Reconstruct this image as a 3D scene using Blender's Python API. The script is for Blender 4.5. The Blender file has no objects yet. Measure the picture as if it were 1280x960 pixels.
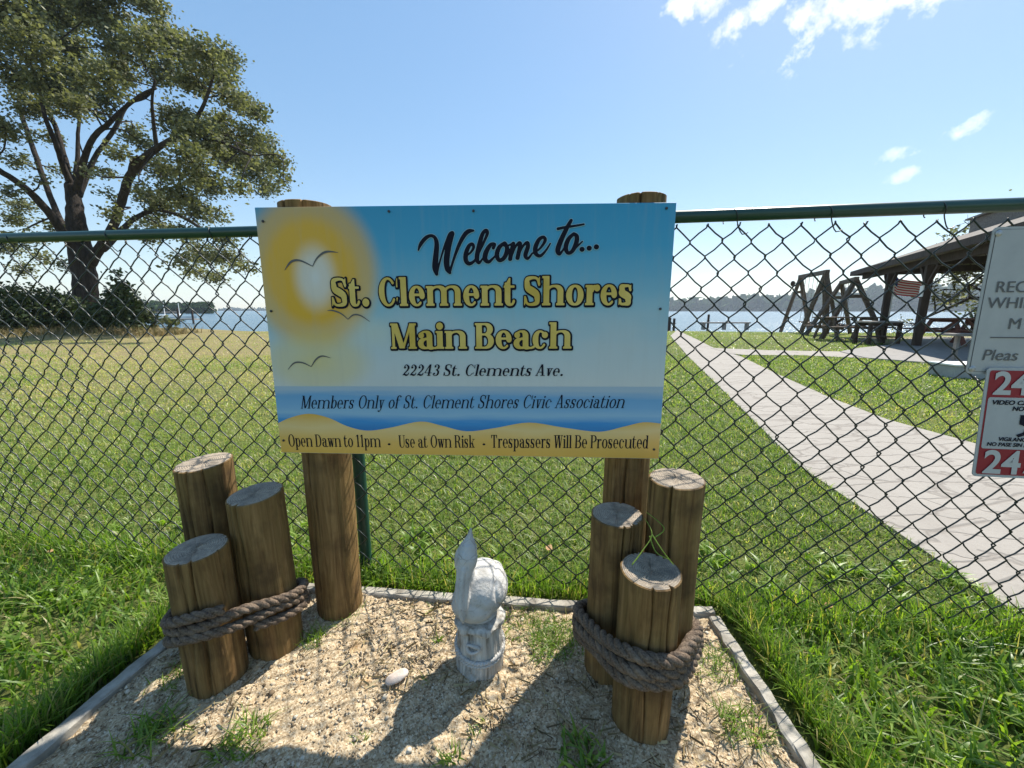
import bpy, math, random
import numpy as np
from mathutils import Vector, Matrix, noise as mnoise

rng = np.random.default_rng(7)
random.seed(7)
scene = bpy.context.scene
COL = scene.collection
R = math.radians

# ------------------------------------------------------------------ camera
F_PX, CX, CY, HOR = 500.0, 640.0, 480.0, 388.0          # photo is 1280 x 960
TILT = math.atan((CY - HOR) / F_PX)
CAM = np.array([0.0, 0.0, 1.0])
cam_d = bpy.data.cameras.new("camera")
cam = bpy.data.objects.new("camera", cam_d)
COL.objects.link(cam)
cam.location = CAM
cam.rotation_euler = (math.pi / 2 - TILT, 0, 0)
cam_d.sensor_fit = 'HORIZONTAL'
cam_d.sensor_width = 36.0
cam_d.lens = 36.0 * F_PX / 1280.0
cam_d.clip_start = 0.02
cam_d.clip_end = 20000
scene.camera = cam

FW = np.array([0, math.cos(TILT), -math.sin(TILT)])
UP = np.array([0, math.sin(TILT), math.cos(TILT)])
RT = np.array([1.0, 0, 0])
def ray(x, y): return RT * (x - CX) + UP * (CY - y) + FW * F_PX
def gnd(x, y, z=0.0):
    d = ray(x, y); return CAM + d * (z - 1.0) / d[2]
def at(x, y, Y):
    d = ray(x, y); return CAM + d * Y / d[1]

# ------------------------------------------------------------------ sun, sky, exposure
SUN_EL, SUN_AZ = R(50), R(41)            # azimuth from +Y towards +X
sun_dir = Vector((math.sin(SUN_AZ) * math.cos(SUN_EL), math.cos(SUN_AZ) * math.cos(SUN_EL), math.sin(SUN_EL)))
sl = bpy.data.lights.new("sun", 'SUN')
sl.energy = 4.2
sl.angle = R(0.8)
sl.color = (1.0, 0.94, 0.84)
so = bpy.data.objects.new("sun", sl)
COL.objects.link(so)
so.rotation_euler = sun_dir.to_track_quat('Z', 'Y').to_euler()

scene.view_settings.view_transform = 'Standard'
scene.view_settings.look = 'None'
scene.view_settings.gamma = 1
scene.view_settings.exposure = 1.0
try: scene.view_settings.use_curve_mapping = False
except Exception: pass
scene.cycles.max_bounces = 8
scene.cycles.transparent_max_bounces = 16
scene.cycles.volume_bounces = 1
scene.cycles.use_denoising = True

world = bpy.data.worlds.new("World")
scene.world = world
world.use_nodes = True
def build_world():
    nt = world.node_tree
    N, L = nt.nodes, nt.links
    N.clear()
    out = N.new('ShaderNodeOutputWorld')
    bg = N.new('ShaderNodeBackground')
    L.new(bg.outputs[0], out.inputs[0])
    bg.inputs[1].default_value = 0.15
    sky = N.new('ShaderNodeTexSky')
    sky.sky_type = 'NISHITA'
    sky.sun_disc = False
    sky.sun_elevation = SUN_EL
    sky.sun_rotation = SUN_AZ
    sky.altitude = 0
    sky.air_density = 1.0
    sky.dust_density = 0.25
    sky.ozone_density = 2.0
    tc = N.new('ShaderNodeTexCoord')
    nz = N.new('ShaderNodeTexNoise')
    nz.inputs['Scale'].default_value = 19
    nz.inputs['Detail'].default_value = 9
    nz.inputs['Roughness'].default_value = 0.62
    mp = N.new('ShaderNodeMapping'); mp.inputs['Location'].default_value = (8.3, 0.7, 8.1)
    L.new(tc.outputs['Generated'], mp.inputs['Vector']); L.new(mp.outputs[0], nz.inputs['Vector'])
    def math_(op, a, b=None, clamp=False):
        m = N.new('ShaderNodeMath'); m.operation = op; m.use_clamp = clamp
        for i, v in enumerate((a, b)):
            if v is None: continue
            if isinstance(v, (int, float)): m.inputs[i].default_value = v
            else: L.new(v, m.inputs[i])
        return m.outputs[0]
    def dot(vec):
        m = N.new('ShaderNodeVectorMath'); m.operation = 'DOT_PRODUCT'
        L.new(tc.outputs['Generated'], m.inputs[0]); m.inputs[1].default_value = vec
        return m.outputs['Value']
    total = None
    # centre (photo px), half sizes in px, softness, strength
    for (px, py, hx, hy, k) in [(1138, -46, 185, 84, 1.0), (1120, -10, 135, 40, 1.0), (905, -20, 80, 50, 0.9), (935, 16, 46, 30, 0.9), (1208, 157, 36, 17, 0.6),
                                (1138, 188, 40, 12, 0.42), (1132, 218, 28, 11, 0.4), (300, -260, 260, 90, 0.8)]:
        d = ray(px, py); n = np.linalg.norm(d); c = d / n
        a = ray(px + hx, py) ; a = a / np.linalg.norm(a) - c
        b = ray(px, py - hy) ; b = b / np.linalg.norm(b) - c
        ua, ub = np.linalg.norm(a), np.linalg.norm(b)
        a = a / ua; b = b / ub
        da = math_('DIVIDE', math_('SUBTRACT', dot(tuple(a)), float(a @ c)), float(ua))
        db = math_('DIVIDE', math_('SUBTRACT', dot(tuple(b)), float(b @ c)), float(ub))
        r2 = math_('ADD', math_('MULTIPLY', da, da), math_('MULTIPLY', db, db))
        front = math_('GREATER_THAN', dot(tuple(c)), 0.2)
        m = math_('SUBTRACT', 1.0, math_('SQRT', r2))
        m = math_('ADD', math_('MULTIPLY', math_('MINIMUM', m, 0.55), 1.3), math_('MULTIPLY', math_('SUBTRACT', nz.outputs[0], 0.565), 4.4))
        m = math_('MULTIPLY', math_('MULTIPLY', m, 1.25, True), math_('MULTIPLY', front, k), True)
        m = math_('MULTIPLY', m, math_('SUBTRACT', 1.35, math_('MULTIPLY', r2, 0.55), True), True)
        total = m if total is None else math_('MAXIMUM', total, m)
    # thin patchy haze veil high up
    mix = N.new('ShaderNodeMix'); mix.data_type = 'RGBA'
    L.new(total, mix.inputs[0])
    gm = N.new('ShaderNodeGamma'); gm.inputs[1].default_value = 0.5
    hs = N.new('ShaderNodeHueSaturation'); hs.inputs['Saturation'].default_value = 1.62; hs.inputs['Value'].default_value = 1.36
    L.new(sky.outputs[0], gm.inputs[0]); L.new(gm.outputs[0], hs.inputs['Color'])
    L.new(hs.outputs[0], mix.inputs[6])
    nz2 = N.new('ShaderNodeTexNoise'); nz2.inputs['Scale'].default_value = 5; nz2.inputs['Detail'].default_value = 4
    L.new(tc.outputs['Generated'], nz2.inputs['Vector'])
    cr = N.new('ShaderNodeValToRGB')
    cr.color_ramp.elements[0].position = 0.35; cr.color_ramp.elements[0].color = (3.6, 3.75, 3.95, 1)
    cr.color_ramp.elements[1].position = 0.62; cr.color_ramp.elements[1].color = (5.0, 5.0, 5.0, 1)
    L.new(nz2.outputs[0], cr.inputs[0])
    L.new(cr.outputs[0], mix.inputs[7])
    L.new(mix.outputs[2], bg.inputs[0])
build_world()

# ------------------------------------------------------------------ helpers
def tag(o, label=None, cat=None, group=None, kind=None):
    if label: o['label'] = label
    if cat: o['category'] = cat
    if group: o['group'] = group
    if kind: o['kind'] = kind
    return o
def empty(name, loc=(0, 0, 0), rotz=0.0):
    o = bpy.data.objects.new(name, None)
    o.empty_display_size = 0.1
    o.location = loc; o.rotation_euler = (0, 0, rotz)
    COL.objects.link(o)
    return o
def link_mesh(name, me, mats=None, parent=None, loc=None):
    o = bpy.data.objects.new(name, me)
    COL.objects.link(o)
    if mats is not None:
        for m in (mats if isinstance(mats, (list, tuple)) else [mats]): me.materials.append(m)
    if parent is not None: o.parent = parent
    if loc is not None: o.location = loc
    return o

class MB:
    """collects verts and faces (lists of arrays)"""
    def __init__(s): s.v = []; s.f = []; s.m = []; s.n = 0; s.t = []
    def add(s, verts, faces, mat=0, tint=None):
        verts = np.asarray(verts, float).reshape(-1, 3)
        s.v.append(verts)
        for f in faces: s.f.append([i + s.n for i in f])
        s.m += [mat] * len(faces)
        s.t.append(np.zeros(len(verts)) if tint is None else (np.full(len(verts), tint) if np.isscalar(tint) else np.asarray(tint)))
        s.n += len(verts)
    def box(s, c, size, rot=None, mat=0, bevel=0.0):
        hx, hy, hz = [q / 2 for q in size]
        b = min(bevel, hx * .9, hy * .9, hz * .9)
        if b <= 0:
            v = np.array([[x, y, z] for x in (-hx, hx) for y in (-hy, hy) for z in (-hz, hz)])
            f = [(0, 1, 3, 2), (4, 6, 7, 5), (0, 4, 5, 1), (2, 3, 7, 6), (0, 2, 6, 4), (1, 5, 7, 3)]
        else:
            v = []; 
            for x in (-1, 1):
                for y in (-1, 1):
                    for z in (-1, 1):
                        v += [(x * hx, y * (hy - b), z * (hz - b)), (x * (hx - b), y * hy, z * (hz - b)), (x * (hx - b), y * (hy - b), z * hz)]
            v = np.array(v)
            I = lambda x, y, z, k: ((x > 0) * 4 + (y > 0) * 2 + (z > 0)) * 3 + k
            f = []
            for a in (-1, 1):
                f.append([I(a, -1, -1, 0), I(a, 1, -1, 0), I(a, 1, 1, 0), I(a, -1, 1, 0)][::a])
                f.append([I(-1, a, -1, 1), I(-1, a, 1, 1), I(1, a, 1, 1), I(1, a, -1, 1)][::a])
                f.append([I(-1, -1, a, 2), I(1, -1, a, 2), I(1, 1, a, 2), I(-1, 1, a, 2)][::a])
            for a in (-1, 1):
                for c2 in (-1, 1):
                    f.append([I(a, c2, -1, 0), I(a, c2, -1, 1), I(a, c2, 1, 1), I(a, c2, 1, 0)])
                    f.append([I(a, -1, c2, 0), I(a, -1, c2, 2), I(a, 1, c2, 2), I(a, 1, c2, 0)])
                    f.append([I(-1, a, c2, 1), I(-1, a, c2, 2), I(1, a, c2, 2), I(1, a, c2, 1)])
                    for d in (-1, 1): f.append([I(a, c2, d, 0), I(a, c2, d, 1), I(a, c2, d, 2)])
        if rot is not None: v = v @ np.array(rot).T
        s.add(v + np.asarray(c, float), f, mat)
    def bar(s, p0, p1, w, h, mat=0, up=(0, 0, 1), bevel=0.0):
        p0 = np.asarray(p0, float); p1 = np.asarray(p1, float)
        d = p1 - p0; Ln = np.linalg.norm(d); d = d / Ln
        u = np.asarray(up, float); u = u - d * (u @ d)
        if np.linalg.norm(u) < 1e-4: u = np.array([1.0, 0, 0]) - d * d[0]
        u /= np.linalg.norm(u); sd = np.cross(u, d)
        s.box((p0 + p1) / 2, (Ln, w, h), np.stack([d, sd, u], 1), mat, bevel)
    def tube(s, pts, rad, n=8, mat=0, cap=True, closed=False, tint=None):
        pts = np.asarray(pts, float); k = len(pts)
        rad = np.full(k, rad) if np.isscalar(rad) else np.asarray(rad, float)
        if closed: tg = np.roll(pts, -1, 0) - np.roll(pts, 1, 0)
        else: tg = np.gradient(pts, axis=0)
        tg /= np.linalg.norm(tg, axis=1)[:, None] + 1e-12
        nn = np.zeros_like(pts)
        a = np.array([0, 0, 1.0]) if abs(tg[0][2]) < .9 else np.array([1.0, 0, 0])
        u = a - tg[0] * (a @ tg[0]); u /= np.linalg.norm(u); nn[0] = u
        for i in range(1, k):
            u = u - tg[i] * (u @ tg[i]); u /= np.linalg.norm(u) + 1e-12; nn[i] = u
        bb = np.cross(tg, nn)
        th = np.arange(n) * 2 * math.pi / n
        v = pts[:, None, :] + rad[:, None, None] * (nn[:, None, :] * np.cos(th)[None, :, None] + bb[:, None, :] * np.sin(th)[None, :, None])
        f = []
        for i in range(k if closed else k - 1):
            j = (i + 1) % k
            for q in range(n):
                q2 = (q + 1) % n
                f.append((i * n + q, i * n + q2, j * n + q2, j * n + q))
        if cap and not closed:
            f.append(tuple(range(n - 1, -1, -1))); f.append(tuple(range((k - 1) * n, k * n)))
        s.add(v.reshape(-1, 3), f, mat, None if tint is None else np.repeat(np.asarray(tint, float) * np.ones(k), n))
    def lathe(s, prof, n=24, c=(0, 0, 0), mat=0, cap=True):
        k = len(prof); th = np.arange(n) * 2 * math.pi / n
        v = np.array([[r * math.cos(a), r * math.sin(a), z] for r, z in prof for a in th]) + np.asarray(c, float)
        f = [(i * n + q, i * n + (q + 1) % n, (i + 1) * n + (q + 1) % n, (i + 1) * n + q) for i in range(k - 1) for q in range(n)]
        if cap: f.append(tuple(range(n - 1, -1, -1))); f.append(tuple(range((k - 1) * n, k * n)))
        s.add(v, f, mat)
    def sphere(s, c, r, n=12, m=8, mat=0, rot=None):
        r = np.ones(3) * r
        v = [[0, 0, -1]]
        for i in range(1, m):
            a = math.pi * i / m
            for q in range(n): v.append([math.sin(a) * math.cos(q * 2 * math.pi / n), math.sin(a) * math.sin(q * 2 * math.pi / n), -math.cos(a)])
        v.append([0, 0, 1]); v = np.array(v) * r
        if rot is not None: v = v @ np.array(rot).T
        f = [(0, 1 + (q + 1) % n, 1 + q) for q in range(n)]
        for i in range(m - 2):
            for q in range(n): f.append((1 + i * n + q, 1 + i * n + (q + 1) % n, 1 + (i + 1) * n + (q + 1) % n, 1 + (i + 1) * n + q))
        e = len(v) - 1
        f += [(e, e - n + q, e - n + (q + 1) % n) for q in range(n)]
        s.add(v + np.asarray(c, float), f, mat)
    def mesh(s, name, smooth=False, tint=False):
        me = bpy.data.meshes.new(name)
        V = np.concatenate(s.v)
        me.from_pydata(V.tolist(), [], s.f)
        if len(set(s.m)) > 1: me.polygons.foreach_set('material_index', np.array(s.m, np.int32))
        if smooth is True: me.polygons.foreach_set('use_smooth', np.ones(len(me.polygons), bool))
        if tint:
            a = me.attributes.new('tint', 'FLOAT', 'POINT'); a.data.foreach_set('value', np.concatenate(s.t).astype(np.float32))
        me.update()
        return me
    def build(s, name, mats, parent=None, smooth=False, tint=False, angle=None, loc=None):
        me = s.mesh(name, smooth, tint)
        if angle is not None:
            me.polygons.foreach_set('use_smooth', np.ones(len(me.polygons), bool))
            me.set_sharp_from_angle(angle=R(angle))
        return link_mesh(name, me, mats, parent, loc)

def np_mesh(name, V, quads=None, tris=None, tint=None, smooth=False):
    me = bpy.data.meshes.new(name)
    loops = []; starts = []; tot = 0
    nq = 0 if quads is None else len(quads); nt_ = 0 if tris is None else len(tris)
    me.vertices.add(len(V)); me.vertices.foreach_set('co', np.ascontiguousarray(V, np.float32).ravel())
    L_ = np.concatenate([a.ravel() for a in (quads, tris) if a is not None and len(a)]).astype(np.int32)
    me.loops.add(len(L_)); me.loops.foreach_set('vertex_index', L_)
    st = np.concatenate([np.arange(nq) * 4, nq * 4 + np.arange(nt_) * 3]).astype(np.int32)
    me.polygons.add(nq + nt_); me.polygons.foreach_set('loop_start', st)
    if smooth: me.polygons.foreach_set('use_smooth', np.ones(nq + nt_, bool))
    if tint is not None:
        a = me.attributes.new('tint', 'FLOAT', 'POINT'); a.data.foreach_set('value', np.ascontiguousarray(tint, np.float32))
    me.update(calc_edges=True); me.validate()
    return me

def smoothpath(pts, k=6, closed=False):
    """Catmull-Rom through rows of any width"""
    P = np.asarray(pts, float); n = len(P); out = []
    rngi = range(n if closed else n - 1)
    for i in rngi:
        if closed: p0, p1, p2, p3 = P[i - 1], P[i], P[(i + 1) % n], P[(i + 2) % n]
        else: p0, p1, p2, p3 = P[max(i - 1, 0)], P[i], P[i + 1], P[min(i + 2, n - 1)]
        for j in range(k):
            t = j / k
            out.append(0.5 * ((2 * p1) + (-p0 + p2) * t + (2 * p0 - 5 * p1 + 4 * p2 - p3) * t * t + (-p0 + 3 * p1 - 3 * p2 + p3) * t ** 3))
    if not closed: out.append(P[-1])
    return np.array(out)

def fbm(x, y, seed=0, oct=4, scale=1.0):
    """cheap vectorised value noise"""
    x = np.asarray(x, float) * scale; y = np.asarray(y, float) * scale
    tot = np.zeros_like(x); amp = 1.0; norm = 0
    for o in range(oct):
        xi = np.floor(x).astype(np.int64); yi = np.floor(y).astype(np.int64)
        fx = x - xi; fy = y - yi; fx = fx * fx * (3 - 2 * fx); fy = fy * fy * (3 - 2 * fy)
        def h(a, b):
            n = (a * 374761393 + b * 668265263 + (seed + o) * 982451653) & 0x7fffffff
            n = ((n ^ (n >> 13)) * 1274126177) & 0x7fffffff
            return ((n ^ (n >> 16)) & 0xffff) / 65535.0
        tot += amp * ((h(xi, yi) * (1 - fx) + h(xi + 1, yi) * fx) * (1 - fy) + (h(xi, yi + 1) * (1 - fx) + h(xi + 1, yi + 1) * fx) * fy)
        norm += amp; amp *= .5; x = x * 2.03 + 17; y = y * 2.03 + 31
    return tot / norm

# ------------------------------------------------------------------ materials
class MT:
    def __init__(s, name, rough=0.7, base=(0.5, 0.5, 0.5), spec=0.5, metal=0.0):
        s.m = bpy.data.materials.new(name); s.m.use_nodes = True
        s.nt = s.m.node_tree; s.N = s.nt.nodes; s.L = s.nt.links
        s.b = s.N['Principled BSDF']; s.out = s.N['Material Output']
        s.b.inputs['Base Color'].default_value = (*base, 1)
        s.b.inputs['Roughness'].default_value = rough
        s.b.inputs['Specular IOR Level'].default_value = spec
        s.b.inputs['Metallic'].default_value = metal
    def coord(s, kind='Object', scale=(1, 1, 1), randomise=False):
        t = s.N.new('ShaderNodeTexCoord'); v = t.outputs[kind]
        if randomise:
            oi = s.N.new('ShaderNodeObjectInfo'); mul = s.N.new('ShaderNodeMath'); mul.operation = 'MULTIPLY'; mul.inputs[1].default_value = 37.0
            s.L.new(oi.outputs['Random'], mul.inputs[0])
            ad = s.N.new('ShaderNodeVectorMath'); ad.operation = 'ADD'
            s.L.new(v, ad.inputs[0]); s.L.new(mul.outputs[0], ad.inputs[1]); v = ad.outputs[0]
        mp = s.N.new('ShaderNodeMapping'); mp.inputs['Scale'].default_value = scale
        s.L.new(v, mp.inputs['Vector'])
        return mp.outputs[0]
    def noise(s, vec, scale=5, detail=5, rough=0.55, dist=0.0):
        n = s.N.new('ShaderNodeTexNoise'); n.inputs['Scale'].default_value = scale; n.inputs['Detail'].default_value = detail
        n.inputs['Roughness'].default_value = rough; n.inputs['Distortion'].default_value = dist
        s.L.new(vec, n.inputs['Vector']); return n.outputs[0]
    def voro(s, vec, scale=5, feature='F1', out='Distance'):
        n = s.N.new('ShaderNodeTexVoronoi'); n.feature = feature; n.inputs['Scale'].default_value = scale
        s.L.new(vec, n.inputs['Vector']); return n.outputs[out]
    def wave(s, vec, scale, dist=2.0, kind='RINGS', detail=2):
        n = s.N.new('ShaderNodeTexWave'); n.wave_type = kind; n.inputs['Scale'].default_value = scale
        if kind == 'RINGS': n.rings_direction = 'Z'
        n.inputs['Distortion'].default_value = dist; n.inputs['Detail'].default_value = detail
        s.L.new(vec, n.inputs['Vector']); return n.outputs[0]
    def attr(s, name='tint'):
        n = s.N.new('ShaderNodeAttribute'); n.attribute_name = name; return n.outputs['Fac']
    def ramp(s, fac, stops, interp='LINEAR'):
        n = s.N.new('ShaderNodeValToRGB'); cr = n.color_ramp; cr.interpolation = interp
        while len(cr.elements) > 1: cr.elements.remove(cr.elements[-1])
        for i, (p, c) in enumerate(stops):
            e = cr.elements[0] if i == 0 else cr.elements.new(p)
            e.position = p; c = c if not np.isscalar(c) else (c, c, c); e.color = (*c, 1)
        s.L.new(fac, n.inputs[0]); return n.outputs[0]
    def mix(s, a, b, fac, mode='MIX'):
        n = s.N.new('ShaderNodeMix'); n.data_type = 'RGBA'; n.blend_type = mode
        for sock, v in ((n.inputs[0], fac), (n.inputs[6], a), (n.inputs[7], b)):
            if isinstance(v, (int, float)): sock.default_value = v
            elif isinstance(v, (tuple, list)): sock.default_value = (*v, 1)
            else: s.L.new(v, sock)
        return n.outputs[2]
    def math(s, op, a, b=None, clamp=False):
        n = s.N.new('ShaderNodeMath'); n.operation = op; n.use_clamp = clamp
        for i, v in enumerate((a, b)):
            if v is None: continue
            if isinstance(v, (int, float)): n.inputs[i].default_value = v
            else: s.L.new(v, n.inputs[i])
        return n.outputs[0]
    def col(s, c): s.L.new(c, s.b.inputs['Base Color']); return s
    def rough(s, c): s.L.new(c, s.b.inputs['Roughness']); return s
    def bump(s, h, strength=0.3, dist=0.01):
        n = s.N.new('ShaderNodeBump'); n.inputs['Strength'].default_value = strength; n.inputs['Distance'].default_value = dist
        s.L.new(h, n.inputs['Height']); s.L.new(n.outputs[0], s.b.inputs['Normal']); return s
    def translucent(s, color_socket, amount=0.4, gain=1.0):
        tr = s.N.new('ShaderNodeBsdfTranslucent'); mx = s.N.new('ShaderNodeMixShader'); mx.inputs[0].default_value = amount
        s.L.new(color_socket, tr.inputs[0]); s.L.new(s.b.outputs[0], mx.inputs[1]); s.L.new(tr.outputs[0], mx.inputs[2])
        s.L.new(mx.outputs[0], s.out.inputs[0]); return s

def mottled(name, c0, c1, scale=6, rough=.7, bump=.2, bdist=.005, spec=.4, stretch=(1, 1, 1), metal=0.0, lo=.3, hi=.7):
    m = MT(name, rough, spec=spec, metal=metal); v = m.coord('Object', stretch)
    n = m.noise(v, scale, 6, .6); m.col(m.ramp(n, [(lo, c0), (hi, c1)]))
    if bump: m.bump(m.noise(v, scale * 4, 4, .6), bump, bdist)
    return m.m

def leaf_mat(name, stops, amount=.35, rough=.5, spec=.4, tr_gain=(1.2, 1.25, .6)):
    m = MT(name, rough, spec=spec); c = m.ramp(m.attr('tint'), stops); m.col(c)
    t = m.mix(c, tr_gain, 1.0, 'MULTIPLY'); m.translucent(t, amount); return m.m

def wood_log():
    m = MT('treated_log', .75, spec=.25)
    v = m.coord('Object', (1, 1, .06), True); v2 = m.coord('Object', (1, 1, 1), True)
    g = m.noise(v, 70, 6, .65, .6); big = m.noise(v, 14, 4, .6, 1.5); blot = m.noise(v2, 7, 4, .6)
    c = m.ramp(g, [(.28, (.05, .027, .010)), (.46, (.175, .10, .036)), (.70, (.31, .195, .078))])
    c = m.mix(c, (.125, .095, .028), m.ramp(big, [(.45, 0.0), (.75, .6)]))
    c = m.mix(c, (.042, .024, .012), m.ramp(blot, [(.48, 0.0), (.70, .75)]))
    kn = m.voro(m.coord('Object', (1, 1, .55), True), 8.5); c = m.mix(c, (.035, .018, .008), m.ramp(kn, [(.0, .9), (.07, .75), (.13, .0), (.16, .35), (.20, .0)]))
    m.col(c); m.bump(m.math('ADD', g, m.math('MULTIPLY', big, .6)), .7, .004)
    return m.m
def wood_end():
    m = MT('log_end_grain', .85, spec=.2)
    v = m.coord('Object', (1, 1, 0.02)); vr = m.coord('Object', (1, 1, 1), True)
    w = m.wave(v, 62, 5.5, 'RINGS', 4); n = m.noise(vr, 75, 6, .75); b = m.noise(vr, 16, 5, .7)
    c = m.ramp(w, [(.1, (.24, .195, .145)), (.8, (.36, .30, .235))])
    c = m.mix(c, (.47, .40, .30), m.ramp(n, [(.45, 0.0), (.7, .8)])); c = m.mix(c, (.13, .115, .095), m.ramp(b, [(.5, 0.0), (.68, .75)]))
    m.col(c); m.bump(m.math('ADD', m.math('MULTIPLY', w, .4), n), .6, .003); return m.m

M = {}
M['log'] = wood_log(); M['log_end'] = wood_end()
M['board'] = mottled('weathered_edging', (.18, .16, .13), (.47, .44, .38), 18, .85, .5, .004, .2, (1, 1, 1))
def rope_mat():
    m = MT('old_rope', .9, spec=.15); v = m.coord('Object'); n = m.noise(v, 220, 3, .6); b = m.noise(v, 20, 3)
    c = m.ramp(n, [(.3, (.06, .042, .030)), (.7, (.22, .165, .12))]); c = m.mix(c, (.30, .235, .175), m.ramp(b, [(.5, 0.0), (.8, .5)]))
    m.col(c); m.bump(n, .8, .003); return m.m
M['rope'] = rope_mat()
M['vinyl'] = MT('dark_vinyl_wire', .38, (.012, .02, .018), .55).m
M['green_paint'] = mottled('dark_green_coated_steel', (.008, .045, .034), (.014, .06, .046), 9, .32, .05, .001, .5)
M['steel'] = mottled('galvanised_steel', (.34, .35, .36), (.5, .5, .5), 30, .45, .1, .001, .5, metal=.7)
M['black_ink'] = MT('black_print', .6, (.008, .009, .02), .12).m
M['grey_ink'] = MT('dark_grey_print', .5, (.10, .10, .105), .4).m
def gold():
    m = MT('gold_print', .42, spec=.4); v = m.coord('Object'); n = m.noise(v, 9, 3)
    m.col(m.ramp(n, [(.35, (.56, .39, .06)), (.65, (.70, .53, .15))])); return m.m
M['gold'] = gold()
M['screw'] = MT('dark_screw', .5, (.05, .05, .055), .5, .6).m
M['white_alu'] = mottled('aged_white_sign_face', (.36, .37, .375), (.42, .43, .43), 14, .5, .03, .001, .4)
M['red_print'] = mottled('red_sign_print', (.23, .003, .014), (.29, .006, .02), 12, .42, .02, .001, .4)
M['white_print'] = MT('white_print', .5, (.46, .46, .45), .4).m
M['concrete'] = mottled('concrete', (.22, .21, .20), (.31, .295, .275), 9, .9, .3, .004, .25)
M['white_block'] = mottled('whitewashed_concrete', (.30, .30, .30), (.40, .40, .39), 12, .85, .3, .004, .25)
M['dark_wood'] = mottled('dark_brown_timber', (.035, .024, .018), (.075, .05, .038), 14, .75, .3, .004, .3, (1, 1, .2))
M['swing_wood'] = mottled('weathered_brown_timber', (.075, .055, .04), (.16, .12, .09), 12, .8, .3, .004, .3)
M['red_wood'] = mottled('redwood_stain', (.11, .035, .022), (.20, .07, .045), 10, .6, .3, .003, .4)
M['grey_wood'] = mottled('grey_timber', (.20, .18, .16), (.33, .30, .27), 14, .85, .3, .004, .25)
M['shingle'] = mottled('grey_brown_shingles', (.13, .115, .10), (.25, .225, .20), 22, .9, .6, .01, .2)
M['rust'] = mottled('dull_chain', (.14, .13, .12), (.25, .23, .21), 30, .5, .1, .001, .5, metal=.6)
M['white_paint'] = MT('white_gelcoat', .35, (.75, .75, .74), .5).m
M['plaster'] = None
def statue_mat(name, groove):
    m = MT(name, .85, spec=.25); v = m.coord('Object'); vs = m.coord('Object', (1, 1, .12) if groove else (1, 1, 1))
    n = m.noise(vs, 60 if groove else 22, 6, .65, .4); b = m.noise(v, 14, 5, .6)
    if groove: c = m.ramp(n, [(.31, (.13, .115, .09)), (.45, (.38, .36, .32)), (.66, (.60, .58, .53))])
    else: c = m.ramp(n, [(.28, (.33, .315, .285)), (.46, (.47, .46, .435)), (.7, (.56, .55, .53))])
    c = m.mix(c, (.30, .24, .16) if groove else (.42, .38, .30), m.ramp(b, [(.54, 0.0), (.74, .55)]))
    if not groove:
        e = m.voro(v, 26, 'DISTANCE_TO_EDGE'); c = m.mix(c, (.20, .185, .16), m.math('MULTIPLY', m.ramp(e, [(0, .9), (.035, 0.0)]), m.ramp(m.noise(v, 9, 3), [(.45, 0.0), (.6, .8)])))
        c = m.mix(c, (.24, .22, .18), m.ramp(m.noise(v, 95, 3, .7), [(.60, 0.0), (.70, .6)]))
    m.col(c); m.bump(m.math('ADD', n, m.noise(v, 140, 4)), .6, .003); return m.m
M['pelican'] = statue_mat('chalky_white_cement', False); M['stump'] = statue_mat('weathered_cement_bark', True)
M['grass_tall'] = leaf_mat('tall_grass_blades', [(0, (.055, .12, .014)), (.45, (.15, .26, .034)), (.8, (.28, .39, .075)), (.93, (.32, .29, .12)), (1, (.44, .38, .2))], .5, .42, .45, (1.45, 1.5, .5))
M['grass_short'] = leaf_mat('lawn_blades', [(0, (.06, .125, .016)), (.35, (.185, .295, .055)), (.65, (.34, .39, .12)), (.85, (.46, .41, .23)), (1, (.58, .51, .32))], .5, .42, .5, (1.4, 1.4, .6))
M['oak_leaf'] = leaf_mat('oak_leaves', [(0, (.062, .072, .034)), (.5, (.155, .165, .082)), (1, (.33, .33, .22))], .34, .6, .28)
M['bush_leaf'] = leaf_mat('bush_leaves', [(0, (.026, .045, .016)), (.6, (.06, .09, .03)), (1, (.13, .14, .06))], .25, .5, .4)
M['dry_grass'] = leaf_mat('dry_bank_grass', [(0, (.12, .12, .045)), (.5, (.26, .20, .10)), (1, (.40, .31, .18))], .3, .7, .2, (1.1, 1.05, .8))
M['far_leaf'] = leaf_mat('far_wood_leaves', [(0, (.016, .036, .018)), (.5, (.036, .068, .026)), (1, (.075, .115, .04))], .12, .9, .0)
M['bark'] = mottled('oak_bark', (.022, .018, .016), (.065, .054, .046), 6, .9, 1.0, .06, .15, (1, 1, .25))
# ================================================================== SETTING
BED = np.array([(-1.10, .30), (-1.035, 1.10), (-.965, 1.275), (.655, 1.165), (.655, .30)])   # raised bed outline (inner)
FENCE = [(-3.3, 1.73), (-.53, 1.358), (2.9, .90)]
def fence_y(x):
    (x0, y0), (x1, y1), (x2, y2) = FENCE
    return np.where(x < x1, y0 + (x - x0) / (x1 - x0) * (y1 - y0), y1 + (x - x1) / (x2 - x1) * (y2 - y1))
def inside(poly, x, y):
    r = np.zeros(np.shape(x), bool); n = len(poly)
    for i in range(n):
        x0, y0 = poly[i]; x1, y1 = poly[(i + 1) % n]
        c = ((y0 > y) != (y1 > y)) & (x < (x1 - x0) * (y - y0) / (y1 - y0 + 1e-12) + x0); r ^= c
    return r
pl = lambda pts: [tuple(gnd(*p)[:2]) for p in pts]
left_edge = [(1.50, -3.0), (1.56, 0.2)] + pl([(1280, 777), (1120, 667), (1000, 585), (900, 485), (860, 446), (838, 420)])
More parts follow.
